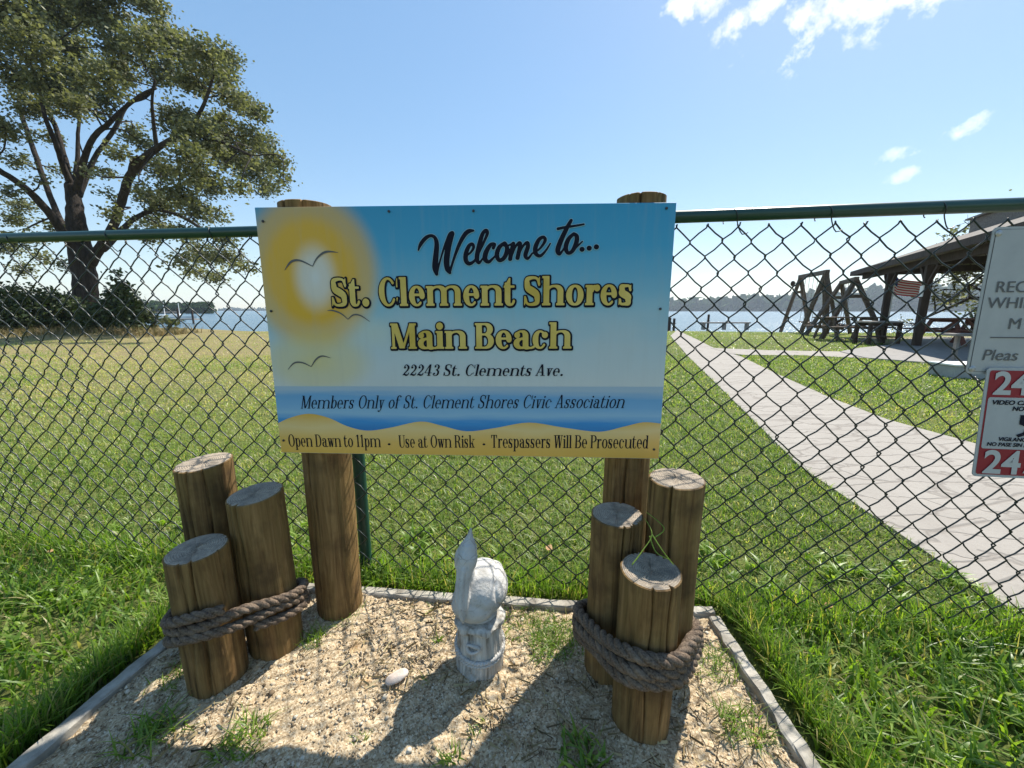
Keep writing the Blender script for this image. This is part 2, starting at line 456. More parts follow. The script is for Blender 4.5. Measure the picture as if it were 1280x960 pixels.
right_edge = pl([(846, 413), (872, 425), (895, 437)])[::1] + pl([(926, 446), (975, 470), (1040, 499), (1110, 526), (1219, 556)]) + [(2.95, 1.1), (2.85, .2), (2.8, -3.0)]
PATH = np.array(left_edge + right_edge)
BRANCH = np.array(pl([(888, 435.5), (960, 438.5), (1052, 440.2), (1080, 448.5), (1000, 444.8), (932, 444.5), (915, 443)]))
SH_T = np.array([13.6, 16.6]); SH_d = np.array([.451, .893]); SH_r = np.array([.893, -.451])
shp = lambda a, s: SH_T + SH_r * a - SH_d * s                      # shelter plan: a across, s along towards the camera
SLAB = np.array(pl([(1168, 455.5), (1118, 451.5), (1081, 448.6), (1050, 440.6), (1075, 436), (1112, 432)]) + [tuple(shp(2.2, .6)), tuple(shp(5.0, .6)), tuple(shp(5.0, 12.4)), tuple(shp(.5, 12.4))])
SHORE = lambda x: 20.4 - .03 * x + .5 * np.sin(x * .21 + 1) + np.where(x > 0, -.06 * np.maximum(x - 10, 0), 0) + np.where(x < -18.6, np.minimum((-18.6 - x) * 1.4, 4.5), 0)

# lawn sheet (with the beach slope at its far rim)
def ground():
    xs = np.unique(np.concatenate([np.linspace(-70, -6, 60), np.linspace(-6, 6, 90), np.linspace(6, 70, 60)]))
    ys = np.unique(np.concatenate([np.linspace(-40, -2, 14), np.linspace(-2, 6, 70), np.linspace(6, 26, 60)]))
    X, Y0 = np.meshgrid(xs, ys)
    s = np.clip((Y0 - 6) / 20, 0, 1)
    Y = np.where(Y0 > 6, 6 + s * (SHORE(X) + 2.2 - 6), Y0)
    Z = (fbm(X, Y, 3, 3, .9) - .5) * .03 * np.clip(np.hypot(X, Y - .9) - 1.1, 0, 1)
    d = Y - SHORE(X); Z = Z - np.clip(d + .6, 0, 9) * .22
    Z += np.where(X < -13, .22 * np.exp(-((Y - 18) / 2.6) ** 2) * np.clip((-13 - X) / 3, 0, 1), 0)
    lim = np.clip(np.where(inside(PATH, X, Y) | inside(SLAB, X, Y) | inside(BRANCH, X, Y), 1, 0), 0, 1)
    Z = np.where(lim > 0, np.minimum(Z, -.012), Z); Z = np.where((Y < 19) & (np.abs(X) < 12), np.minimum(Z, .004), Z)
    beach = np.where(X > -13.5, 1, 0) * np.clip((d + .75 + (fbm(X, Y, 9, 3, 1.5) - .5) * .8) * 2, 0, 1)
    ny, nx = X.shape; I = np.arange(nx * ny).reshape(ny, nx)
    q = np.stack([I[:-1, :-1], I[:-1, 1:], I[1:, 1:], I[1:, :-1]], -1).reshape(-1, 4)
    me = np_mesh('ground', np.stack([X, Y, Z], -1).reshape(-1, 3), q, tint=beach.ravel(), smooth=True)
    m = MT('lawn_soil', .95, spec=.15); v = m.coord('Object')
    fine = m.noise(v, 55, 5, .7); mid = m.noise(v, 7, 5, .65); big = m.noise(v, .42, 4, .6)
    green = m.ramp(fine, [(.3, (.04, .055, .012)), (.55, (.12, .145, .036)), (.75, (.24, .24, .085))])
    dry = m.ramp(fine, [(.3, (.12, .105, .045)), (.55, (.26, .215, .105)), (.8, (.42, .35, .2))])
    sx = m.N.new('ShaderNodeSeparateXYZ'); m.L.new(v, sx.inputs[0])
    lf = m.math('MULTIPLY', m.math('SUBTRACT', .25, m.math('MULTIPLY', sx.outputs[0], .12), True), m.math('MULTIPLY', m.math('SUBTRACT', sx.outputs[1], 2.0), .16, True), True)
    f = m.math('ADD', lf, m.math('MULTIPLY', m.math('SUBTRACT', m.math('ADD', m.math('MULTIPLY', big, .6), m.math('MULTIPLY', mid, .4)), .5), 2.4), True)
    c = m.mix(green, dry, f)
    sand = m.ramp(fine, [(.3, (.27, .22, .15)), (.7, (.42, .36, .27))])
    c = m.mix(c, sand, m.attr('tint')); m.col(c); m.bump(m.math('ADD', fine, mid), .6, .03)
    link_mesh('ground', me, m.m)['kind'] = 'structure'
ground()

def sheet(name, poly, z, mat, thick=0.0, kind='structure'):
    poly = np.asarray(poly)[:, :2]; n = len(poly)
    area = sum(poly[i][0] * poly[(i + 1) % n][1] - poly[(i + 1) % n][0] * poly[i][1] for i in range(n))
    if area < 0: poly = poly[::-1]
    mb = MB(); v = [(x, y, z) for x, y in poly]
    if thick:
        v += [(x, y, z - thick) for x, y in poly]
        f = [list(range(n))] + [[i, i + n, (i + 1) % n + n, (i + 1) % n] for i in range(n)]
    else: f = [list(range(n))]
    mb.add(v, f); o = mb.build(name, mat)
    if kind: o['kind'] = kind
    return o
def path_mat():
    m = MT('stamped_concrete', .85, spec=.3); v = m.coord('Object')
    fine = m.noise(v, 45, 6, .7); mid = m.noise(v, 3.2, 5, .6)
    c = m.ramp(mid, [(.25, (.275, .25, .22)), (.75, (.325, .30, .265))])
    c = m.mix(c, (.18, .155, .13), m.ramp(fine, [(.52, 0.0), (.8, .5)]))
    vd = m.coord('Object', (.8, 3.4, 1)); dist = m.noise(v, 5, 3)
    ad = m.N.new('ShaderNodeVectorMath'); ad.operation = 'MULTIPLY_ADD'
    cm = m.N.new('ShaderNodeCombineXYZ'); m.L.new(dist, cm.inputs[0]); m.L.new(dist, cm.inputs[1])
    m.L.new(cm.outputs[0], ad.inputs[0]); ad.inputs[1].default_value = (.5, .5, 0); m.L.new(vd, ad.inputs[2])
    e = m.voro(ad.outputs[0], 1.7, 'DISTANCE_TO_EDGE')
    crack = m.ramp(e, [(.0, 1.0), (.022, .5), (.04, 0.0)])
    c = m.mix(c, (.10, .08, .065), m.math('MULTIPLY', crack, .45)); m.col(c)
    m.bump(m.math('SUBTRACT', m.math('MULTIPLY', fine, .6), crack), .6, .008); return m.m
M['path'] = path_mat()
sheet('path', PATH, .012, M['path'], .03)
sheet('branch_path', BRANCH, .016, M['path'], .03)
sheet('concrete_slab', SLAB, .03, M['concrete'], .05)
# bright sandy strip beyond the shelter
M['sandy'] = mottled('pale_sand', (.30, .245, .17), (.42, .36, .265), 20, .95, .3, .01, .1)
sheet('sand_strip', pl([(1050, 423.5), (1110, 421), (1300, 420), (1300, 428), (1116, 431)]), .008, M['sandy'])

# water to the horizon
def water():
    m = MT('water', .22, (.05, .10, .135), .5); v = m.coord('Object', (1, 1.6, 1))
    n1 = m.noise(v, 1.3, 6, .62, .4); n2 = m.noise(v, .09, 4, .6)
    m.bump(m.math('ADD', n1, m.math('MULTIPLY', n2, 2.0)), .55, .25)
    ys = np.array([14, 19, 21, 25, 32, 45, 70, 120, 250, 600, 1000, 1380.]); xs = np.array([-1900, -900, -300, -100, -40, -15, 0, 15, 40, 100, 300, 900, 1900.])
    X, Y = np.meshgrid(xs, ys); ny, nx = X.shape; I = np.arange(nx * ny).reshape(ny, nx)
    q = np.stack([I[:-1, :-1], I[:-1, 1:], I[1:, 1:], I[1:, :-1]], -1).reshape(-1, 4)
    link_mesh('water', np_mesh('water', np.stack([X, Y, np.full_like(X, -.32)], -1).reshape(-1, 3), q), m.m)['kind'] = 'structure'
water()

# ------------------------------------------------------------------ sand of the planting bed
def sand_z(x, y):
    return .018 + (fbm(x, y, 21, 4, 4.0) - .5) * .03 + (fbm(x, y, 5, 3, 22) - .5) * .010
def bed_sand():
    xs = np.arange(-1.12, .67, .006); ys = np.arange(.30, 1.29, .006)
    X, Y = np.meshgrid(xs, ys)
    Z = sand_z(X, Y) + (fbm(X, Y, 77, 3, 55) - .5) * .014
    for lx, ly in ((-.795, .925), (-.705, 1.04), (-.905, 1.12), (.314, .818), (.27, .958), (.413, .948), (-.579, 1.19), (-.09, .975)):
        Z = Z + .006 * np.exp(-((np.hypot(X - lx, Y - ly) - .066) / .028) ** 2) * (.4 + 1.2 * fbm(X, Y, 2, 2, 12))
    ins = inside(BED, X, Y); Z = np.where(ins, Z, -.05)
    ny, nx = X.shape; I = np.arange(nx * ny).reshape(ny, nx)
    q = np.stack([I[:-1, :-1], I[:-1, 1:], I[1:, 1:], I[1:, :-1]], -1).reshape(-1, 4)
    k = ins.ravel()[q].any(1)
    m = MT('coarse_sand', .95, spec=.15); v = m.coord('Object')
    g = m.voro(v, 240, 'F1', 'Color'); sp = m.N.new('ShaderNodeSeparateColor'); m.L.new(g, sp.inputs[0])
    big = m.noise(v, 7, 4, .6); f = m.noise(v, 260, 3, .7)
    c = m.ramp(sp.outputs[0], [(0, (.22, .15, .085)), (.3, (.39, .295, .18)), (.7, (.50, .39, .25)), (1, (.62, .52, .37))])
    c = m.mix(c, (.46, .25, .08), m.math('MULTIPLY', m.ramp(big, [(.60, 0.0), (.74, .75)]), 1.0))
    c = m.mix(c, (.13, .095, .06), m.ramp(f, [(.62, 0.0), (.74, .6)]))
    m.col(c); m.bump(m.math('ADD', m.math('MULTIPLY', m.voro(v, 230), -.5), f), .7, .003)
    me = np_mesh('sand', np.stack([X, Y, Z], -1).reshape(-1, 3), q[k], smooth=True)
    link_mesh('sand', me, m.m)['kind'] = 'structure'
bed_sand()
def gravel():
    n = 30000
    x = rng.uniform(-1.1, .65, n); y = rng.uniform(.45, 1.27, n); k = inside(BED, x, y) & (fbm(x, y, 4, 3, 6) > rng.uniform(.2, .75, n)); x = x[k]; y = y[k]; n = len(x)
    base = np.array([(1, 0, 0), (-1, 0, 0), (0, 1, 0), (0, -1, 0), (0, 0, 1), (0, 0, -1.)])
    T = np.array([(0, 2, 4), (2, 1, 4), (1, 3, 4), (3, 0, 4), (2, 0, 5), (1, 2, 5), (3, 1, 5), (0, 3, 5)])
    s = rng.gamma(1.7, .0011, n) + .0010
    V = base[None] * s[:, None, None] * rng.uniform(.6, 1.3, (n, 6, 3)); a = rng.uniform(0, 6.28, n)
    ca, sa = np.cos(a)[:, None], np.sin(a)[:, None]
    V = np.stack([V[..., 0] * ca - V[..., 1] * sa, V[..., 0] * sa + V[..., 1] * ca, V[..., 2] * .7], -1)
    V += np.stack([x, y, sand_z(x, y) + s * .25], -1)[:, None]
    F = (T[None] + (np.arange(n) * 6)[:, None, None]).reshape(-1, 3)
    m = MT('gravel_grains', .9, spec=.2)
    m.col(m.ramp(m.attr(), [(0, (.14, .10, .06)), (.2, (.36, .275, .175)), (.75, (.48, .40, .285)), (1, (.66, .60, .48))]))
    link_mesh('gravel', np_mesh('gravel', V.reshape(-1, 3), tris=F, tint=np.repeat(rng.random(n), 6)), m.m)['kind'] = 'stuff'
gravel()
def straw():
    """dry clippings and pine needles strewn over the sand"""
    n = 2800
    x = rng.uniform(-1.0, .64, n); y = rng.uniform(.5, 1.26, n); k = inside(BED, x, y) & (fbm(x, y, 14, 3, 5) > .42); x = x[k]; y = y[k]; n = len(x)
    a = rng.uniform(0, 6.28, n); L_ = rng.uniform(.008, .05, n); w = rng.uniform(.0006, .0014, n)
    dx, dy = np.cos(a) * L_ / 2, np.sin(a) * L_ / 2; wx, wy = -np.sin(a) * w, np.cos(a) * w; z = sand_z(x, y) + .007
    V = np.stack([np.stack([x + sx * dx + sw * wx, y + sx * dy + sw * wy, z + rng.uniform(-.003, .006, n)], -1) for sx, sw in ((-1, -1), (1, -1), (1, 1), (-1, 1))], 1)
    Q = np.arange(n * 4).reshape(n, 4)
    m = MT('dry_clippings', .8, spec=.2); m.col(m.ramp(m.attr(), [(0, (.09, .06, .03)), (.5, (.25, .19, .09)), (1, (.45, .38, .22))]))
    link_mesh('dry_clippings', np_mesh('dry_clippings', V.reshape(-1, 3), Q, tint=np.repeat(rng.random(n), 4)), m.m)['kind'] = 'stuff'
straw()

# ------------------------------------------------------------------ grass blades
def blades(name, x, y, h, w, lean, mat, tint, levels=2, z=None, curl=1.0, kind='stuff'):
    n = len(x); a = rng.uniform(0, 2 * math.pi, n); b = a + rng.normal(0, .5, n)
    z = np.zeros(n) if z is None else z
    V = []
    for l in range(levels + 1):
        t = l / (levels + .0)
        wt = w * (1 - t ** 1.6) * (.75 + .6 * t * (1 - t) * 2) if l < levels else 0
        off = lean * h * t ** (1 + curl)
        cx, cy = x + np.cos(b) * off, y + np.sin(b) * off
        cz = z + h * (t - .35 * np.clip(lean, 0, 2) * t * t)
        if l < levels:
            V += [np.stack([cx - np.sin(a) * wt / 2, cy + np.cos(a) * wt / 2, cz], -1), np.stack([cx + np.sin(a) * wt / 2, cy - np.cos(a) * wt / 2, cz], -1)]
        else: V.append(np.stack([cx, cy, cz], -1))
    k = len(V); V = np.stack(V, 1); base = (np.arange(n) * k)[:, None]
    Q = np.concatenate([base + np.array([2 * l, 2 * l + 1, 2 * l + 3, 2 * l + 2]) for l in range(levels - 1)]) if levels > 1 else None
    T = base + np.array([k - 3, k - 2, k - 1])
    me = np_mesh(name, V.reshape(-1, 3), Q, T, tint=np.repeat(tint, k), smooth=True)
    o = link_mesh(name, me, M[mat])
    if kind: o['kind'] = kind
    return o
def free(x, y): return ~(inside(PATH, x, y) | inside(BRANCH, x, y) | inside(SLAB, x, y))
EDGE = np.array([(-1.15, .28), (-1.085, 1.12), (-1.0, 1.33), (.70, 1.20), (.70, .28)])

def near_grass():
    n = 62000
    x = rng.uniform(-3.4, 3.2, n); y = rng.uniform(-.2, 1.75, n)
    k = free(x, y) & ~inside(EDGE, x, y) & (y < fence_y(x) + .10)
    cl = fbm(x, y, 41, 3, 5.5); k &= rng.random(n) < .25 + 1.1 * cl
    k &= ~((np.abs(x) < 1.0) & (y < .3) & (rng.random(n) < .7))
    x, y, cl = x[k], y[k], cl[k]; n = len(x)
    patch = fbm(x, y, 8, 3, 2.2)
    h = rng.uniform(.035, .085, n) * (.55 + 1.0 * cl)
    t = np.clip(rng.normal(.42, .2, n) + (patch - .5) * .5, 0, 1); t = np.where(rng.random(n) < .06, rng.uniform(.88, 1, n), t)
    blades('tall_grass', x, y, h, rng.uniform(.0045, .0115, n), rng.uniform(.2, 1.35, n), 'grass_tall', t, 3, curl=.8)
near_grass()
def edge_grass():
    """longer blades along the fence foot and the timber edging"""
    n = 9000
    s = rng.random(n); x = rng.uniform(-3.2, 2.8, n); y = fence_y(x) + rng.normal(0, .045, n)
    m = n // 3
    x[:m] = np.where(rng.random(m) < .5, .715 + np.abs(rng.normal(0, .03, m)), -1.09 - np.abs(rng.normal(0, .03, m))); y[:m] = rng.uniform(.4, 1.2, m)
    x[:m] = np.where((x[:m] < 0), x[:m] + (y[:m] - 1.1) * .08, x[:m])
    m2 = m + 500
    x[m:m2] = rng.uniform(-.95, .6, m2 - m); y[m:m2] = 1.315 - (x[m:m2] + .97) * .068 + np.abs(rng.normal(0, .02, m2 - m))
    k = free(x, y) & ~inside(EDGE, x, y); x, y = x[k], y[k]; n = len(x)
    t = np.clip(rng.normal(.45, .22, n), 0, 1); t = np.where(rng.random(n) < .12, .95, t)
    blades('fence_foot_grass', x, y, rng.uniform(.05, .14, n), rng.uniform(.003, .006, n), rng.uniform(.1, .9, n), 'grass_tall', t, 3)
edge_grass()
def lawn(name, n, y0, y1, dens_pow, h0, h1, w0, w1, levels):
    y = y0 + (y1 - y0) * rng.random(n) ** dens_pow
    half = 1.35 * y + 1.2; x = rng.uniform(-1, 1, n) * half
    k = free(x, y) & (y < SHORE(x) - .8) & (y > fence_y(x) + .05)
    p = fbm(x, y, 8, 4, .55); q = fbm(x, y, 12, 3, 4.0)
    left = np.clip((.6 - x) * .25, 0, 1) * np.clip((y - 2.3) * .30, 0, 1)
    dry = np.clip(left * .66 + (p - .54) * 1.5 + (q - .5) * .9, 0, 1)
    k &= rng.random(n) < np.clip(1.1 - dry * .55, .15, 1) * (.35 + .9 * q)
    x, y, dry, q = x[k], y[k], dry[k], q[k]; n = len(x)
    t = np.clip(.30 + dry * .55 + rng.normal(0, .21, n), 0, 1); t = np.where(rng.random(n) < .05, rng.uniform(.8, 1, n), t)
    h = rng.uniform(h0, h1, n) * (.6 + .8 * q) * (1 - .35 * dry)
    blades(name, x, y, h, rng.uniform(w0, w1, n), rng.uniform(.3, 1.5, n), 'grass_short', t, levels)
def weeds():
    """broad leaved weeds among the near grass"""
    n = 900; x = rng.uniform(-2.6, 2.6, n); y = rng.uniform(.25, 1.75, n); k = free(x, y) & ~inside(EDGE, x, y) & (y < fence_y(x) + .35) & (fbm(x, y, 61, 3, 3.0) > .5); x, y = x[k], y[k]; n = len(x)
    X = np.repeat(x, 9) + rng.normal(0, .014, n * 9); Y = np.repeat(y, 9) + rng.normal(0, .014, n * 9); k = ~inside(EDGE, X, Y); X, Y = X[k], Y[k]; n = len(X)
    blades('broadleaf_weeds', X, Y, rng.uniform(.03, .065, n), rng.uniform(.010, .021, n), rng.uniform(.6, 1.5, n), 'grass_tall', np.clip(rng.normal(.6, .15, n), 0, .85), 4, np.full(n, .012))
weeds()
lawn('lawn_grass', 150000, 1.2, 3.6, 1.0, .022, .055, .0035, .007, 2)
lawn('lawn_grass', 170000, 3.6, 9.0, .9, .03, .06, .007, .014, 2)
lawn('lawn_grass', 110000, 9.0, 21.0, .85, .035, .07, .014, .03, 1)
# ================================================================== FOREGROUND THINGS
def make_log_mesh(name, r, h, seed, tilt_top=0.0, cracks=2, nth=200, taper=.0):
    rs = np.random.default_rng(seed); th = np.arange(nth) * 2 * math.pi / nth
    zs = np.concatenate([[-.06], np.linspace(0, h - .006, 22), [h - .002, h]])
    groove = np.zeros(nth)
    for k, a in ((9, .004), (23, .003), (47, .002)): groove += a * np.sin(k * th + rs.uniform(0, 6.28)) * rs.uniform(.4, 1)
    groove += rs.normal(0, .0012, nth)
    prof = []
    cr = [(rs.uniform(0, 6.28), rs.uniform(.004, .009), rs.uniform(.0, .6), rs.uniform(.0016, .0028)) for _ in range(cracks + 3)] + [(rs.uniform(4.0, 5.2), .012, 0.0, .0030)]
    V = []; 
    for i, z in enumerate(zs):
        t = max(z, 0) / h
        rr = r * (1 + taper * (1 - t)) * (1 + groove * .9 + .012 * np.sin(th * 2 + z * 9 + seed) + .006 * np.sin(th * 3 - z * 14))
        for a0, dep, z0, wid in cr:
            if t >= z0:
                d = (th - a0 + .04 * math.sin(z * 22 + a0 * 5) + math.pi) % (2 * math.pi) - math.pi
                rr = rr - dep * np.exp(-(d / (wid / r * 1.0)) ** 2) * min(1, (t - z0) * 4 + .1)
        if i == len(zs) - 1: rr = rr - .0035
        zz = z + (tilt_top * rr * np.cos(th - .8) * t if tilt_top else 0)
        V.append(np.stack([rr * np.cos(th), rr * np.sin(th), zz * np.ones(nth)], -1))
    ring = V[-1]; nside = len(zs)
    for f in (.78, .5, .22):
        V.append(np.stack([ring[:, 0] * f, ring[:, 1] * f, ring[:, 2] + rs.normal(0, .0006, nth)], -1))
    Vv = np.concatenate(V + [np.array([[0, 0, ring[:, 2].mean()]])])
    Fq = []; mi = []
    for i in range(len(V) - 1):
        for q in range(nth):
            q2 = (q + 1) % nth
            Fq.append((i * nth + q, i * nth + q2, (i + 1) * nth + q2, (i + 1) * nth + q)); mi.append(0 if i < nside - 1 else 1)
    e = len(Vv) - 1; i = len(V) - 1
    for q in range(nth): Fq.append((i * nth + q, i * nth + (q + 1) % nth, e)); mi.append(1)
    me = bpy.data.meshes.new(name); me.from_pydata(Vv.tolist(), [], Fq)
    me.polygons.foreach_set('material_index', np.array(mi, np.int32)); me.polygons.foreach_set('use_smooth', np.ones(len(Fq), bool))
    me.set_sharp_from_angle(angle=R(50)); me.update()
    return me

LOGS_L = [(-.795, .925, .068, .405, 'shortest log of the roped trio left of the welcome sign, its grey sawn top tilted'),
          (-.705, 1.040, .070, .500, 'middle height log of the left roped trio, next to the sign post'),
          (-.905, 1.120, .072, .560, 'tallest log of the left roped trio, standing behind the other two by the fence')]
LOGS_R = [(.314, .818, .067, .420, 'shortest front log of the right roped trio, bent grass over its cracked top'),
          (.270, .958, .066, .482, 'dark topped log of the right roped trio, nearest the pelican statue'),
          (.413, .948, .066, .585, 'tallest log of the right roped trio, its pale sawn top in the sun')]
for i, (x, y, r, h, lab) in enumerate(LOGS_L + LOGS_R):
    me = make_log_mesh('log_piling', r, h, 11 + i * 7, tilt_top=[.06, .08, .07, .03, .02, .03][i], cracks=3)
    o = link_mesh('log_piling', me, [M['log'], M['log_end']], loc=(x, y, 0))
    o.rotation_euler = (0, R([-1.0, -1.2, -.6, .2, .3, .2][i]), 0)
    tag(o, lab, 'log', 'log pilings in the two roped trios')

# ropes --------------------------------------------------------------
def hull(pts):
    pts = sorted(map(tuple, pts))
    def half(ps):
        o = []
        for p in ps:
            while len(o) > 1 and (o[-1][0] - o[-2][0]) * (p[1] - o[-2][1]) - (o[-1][1] - o[-2][1]) * (p[0] - o[-2][0]) <= 0: o.pop()
            o.append(p)
        return o
    a = half(pts); b = half(pts[::-1]); return np.array(a[:-1] + b[:-1])
def rope(logs, rr, wraps, zfun, pitch, label, start=0.0, splay=.0):
    base = np.array([(x + (r + rr * .93) * math.cos(a), y + (r + rr * .93) * math.sin(a)) for x, y, r, h, _ in logs for a in np.arange(0, 6.28, .13)])
    H = hull(base); P = np.concatenate([H, H[:1]]); d = np.concatenate([[0], np.cumsum(np.linalg.norm(np.diff(P, axis=0), axis=1))]); per = d[-1]
    n = int(per * wraps / .0035); s = np.linspace(start * per, start * per + per * wraps, n)
    x = np.interp(s % per, d, P[:, 0]); y = np.interp(s % per, d, P[:, 1])
    k = np.ones(9) / 9; pad = lambda v: np.convolve(np.pad(v, 4, 'edge'), k, 'valid'); x, y = pad(x), pad(y)
    turn = (s - s[0]) / per
    z = np.array([zfun(a, b) for a, b in zip(x, y)]); z = pad(z) + (turn - wraps / 2) * pitch + .004 * np.sin(s * 31)
    cx, cy = np.mean([l[0] for l in logs]), np.mean([l[1] for l in logs])
    out = np.stack([x - cx, y - cy], -1); out /= np.linalg.norm(out, axis=1)[:, None]
    jit = .003 * np.sin(turn * 9) + splay * np.abs(np.sin(turn * math.pi))
    C = np.stack([x + out[:, 0] * (jit + .003), y + out[:, 1] * (jit + .003), z], -1)
    tg = np.gradient(C, axis=0); tg /= np.linalg.norm(tg, axis=1)[:, None]
    up = np.array([0, 0, 1.0]) - tg * tg[:, 2:3]; up /= np.linalg.norm(up, axis=1)[:, None]; sd = np.cross(tg, up)
    mb = MB(); ph = (s - s[0]) / (rr * 5.2) * 2 * math.pi
    for k3 in range(3):
        a = ph + k3 * 2 * math.pi / 3
        Q = C + (up * np.cos(a)[:, None] + sd * np.sin(a)[:, None]) * rr * .48
        mb.tube(Q, rr * .56, 7)
    o = mb.build('rope', M['rope'], smooth=True)
    return tag(o, label, 'rope')
rope(LOGS_L, .0132, 2.95, lambda x, y: max(.12, .243 + .157 * (x + .72) - .387 * (y - .84)), .027, 'thick grey rope wound three times around the left log trio', .45)
rope(LOGS_R, .0156, 2.9, lambda x, y: max(.10, .228 - .06 * (x - .3) - .36 * (y - .745)), .029, 'thick brown rope slung in loops around the right log trio', .55, .006)

# timber edging ------------------------------------------------------
def board(p0, p1, label, w=.036, h=.085, top=.036):
    p0 = np.array(p0); p1 = np.array(p1); Ln = np.linalg.norm(p1 - p0); n = 26
    d = (p1 - p0) / Ln; sd = np.array([-d[1], d[0]]); mb = MB(); rs = np.random.default_rng(int(abs(p0[0]) * 1000) + 3)
    V = []; F = []
    for i in range(n + 1):
        c = d * Ln * i / n; e = rs.normal(0, .0013, 4)
        for k, (a, b) in enumerate(((-w / 2, top - h), (w / 2, top - h), (w / 2, top - .004), (w / 2 - .004, top), (-w / 2 + .004, top), (-w / 2, top - .004))):
            q = c + sd * (a + e[k % 4]); V.append((q[0], q[1], b + e[(k + 1) % 4]))
    for i in range(n):
        for k in range(6): F.append((i * 6 + k, i * 6 + (k + 1) % 6, (i + 1) * 6 + (k + 1) % 6, (i + 1) * 6 + k))
    F.append(tuple(range(5, -1, -1))); F.append(tuple(range(n * 6, n * 6 + 6)))
    mb.add(V, F); o = mb.build('edging_board', M['board'], loc=(p0[0], p0[1], 0)); return tag(o, label, 'edging board', 'timber boards around the sandy bed')
board((-1.118, .30), (-1.022, 1.09), 'weathered edging board running out of the bottom left corner')
board((-1.018, 1.128), (-.972, 1.268), 'short edging board behind the left log trio')
board((-.955, 1.292), (.255, 1.178), 'long grey edging board along the fence behind the pelican statue')
board((.432, 1.170), (.66, 1.155), 'short edging board behind the right log trio')
board((.648, 1.125), (.652, .30), 'whitish edging board between the sand and the tall grass right of the logs')

# welcome sign -------------------------------------------------------
SP0 = np.array([-.676, 1.12, .590]); SU = np.array([1.088, -.05, 0.]); SW = float(np.linalg.norm(SU)); SU /= SW; SHGT = .676
sign = empty('welcome_sign', (SP0[0] + SU[0] * SW / 2, SP0[1] + SU[1] * SW / 2, 0), math.atan2(SU[1], SU[0]))
tag(sign, 'blue and yellow beach welcome sign bolted to two round posts', 'sign')
for px, r, h, seed in ((-.579 , .069, 1.290, 3), (.3465, .064, 1.297, 5)):
    y = (SP0 + SU * ((px - SP0[0]) / SU[0]))[1] + r / 1 + .0075
    rel = np.array([px, y]) - np.array(sign.location[:2]); c, s_ = math.cos(-sign.rotation_euler.z), math.sin(-sign.rotation_euler.z)
    link_mesh('post', make_log_mesh('post', r, h, seed, .015, 2, taper=.03), [M['log'], M['log_end']], sign, (rel[0] * c - rel[1] * s_, rel[0] * s_ + rel[1] * c, 0))

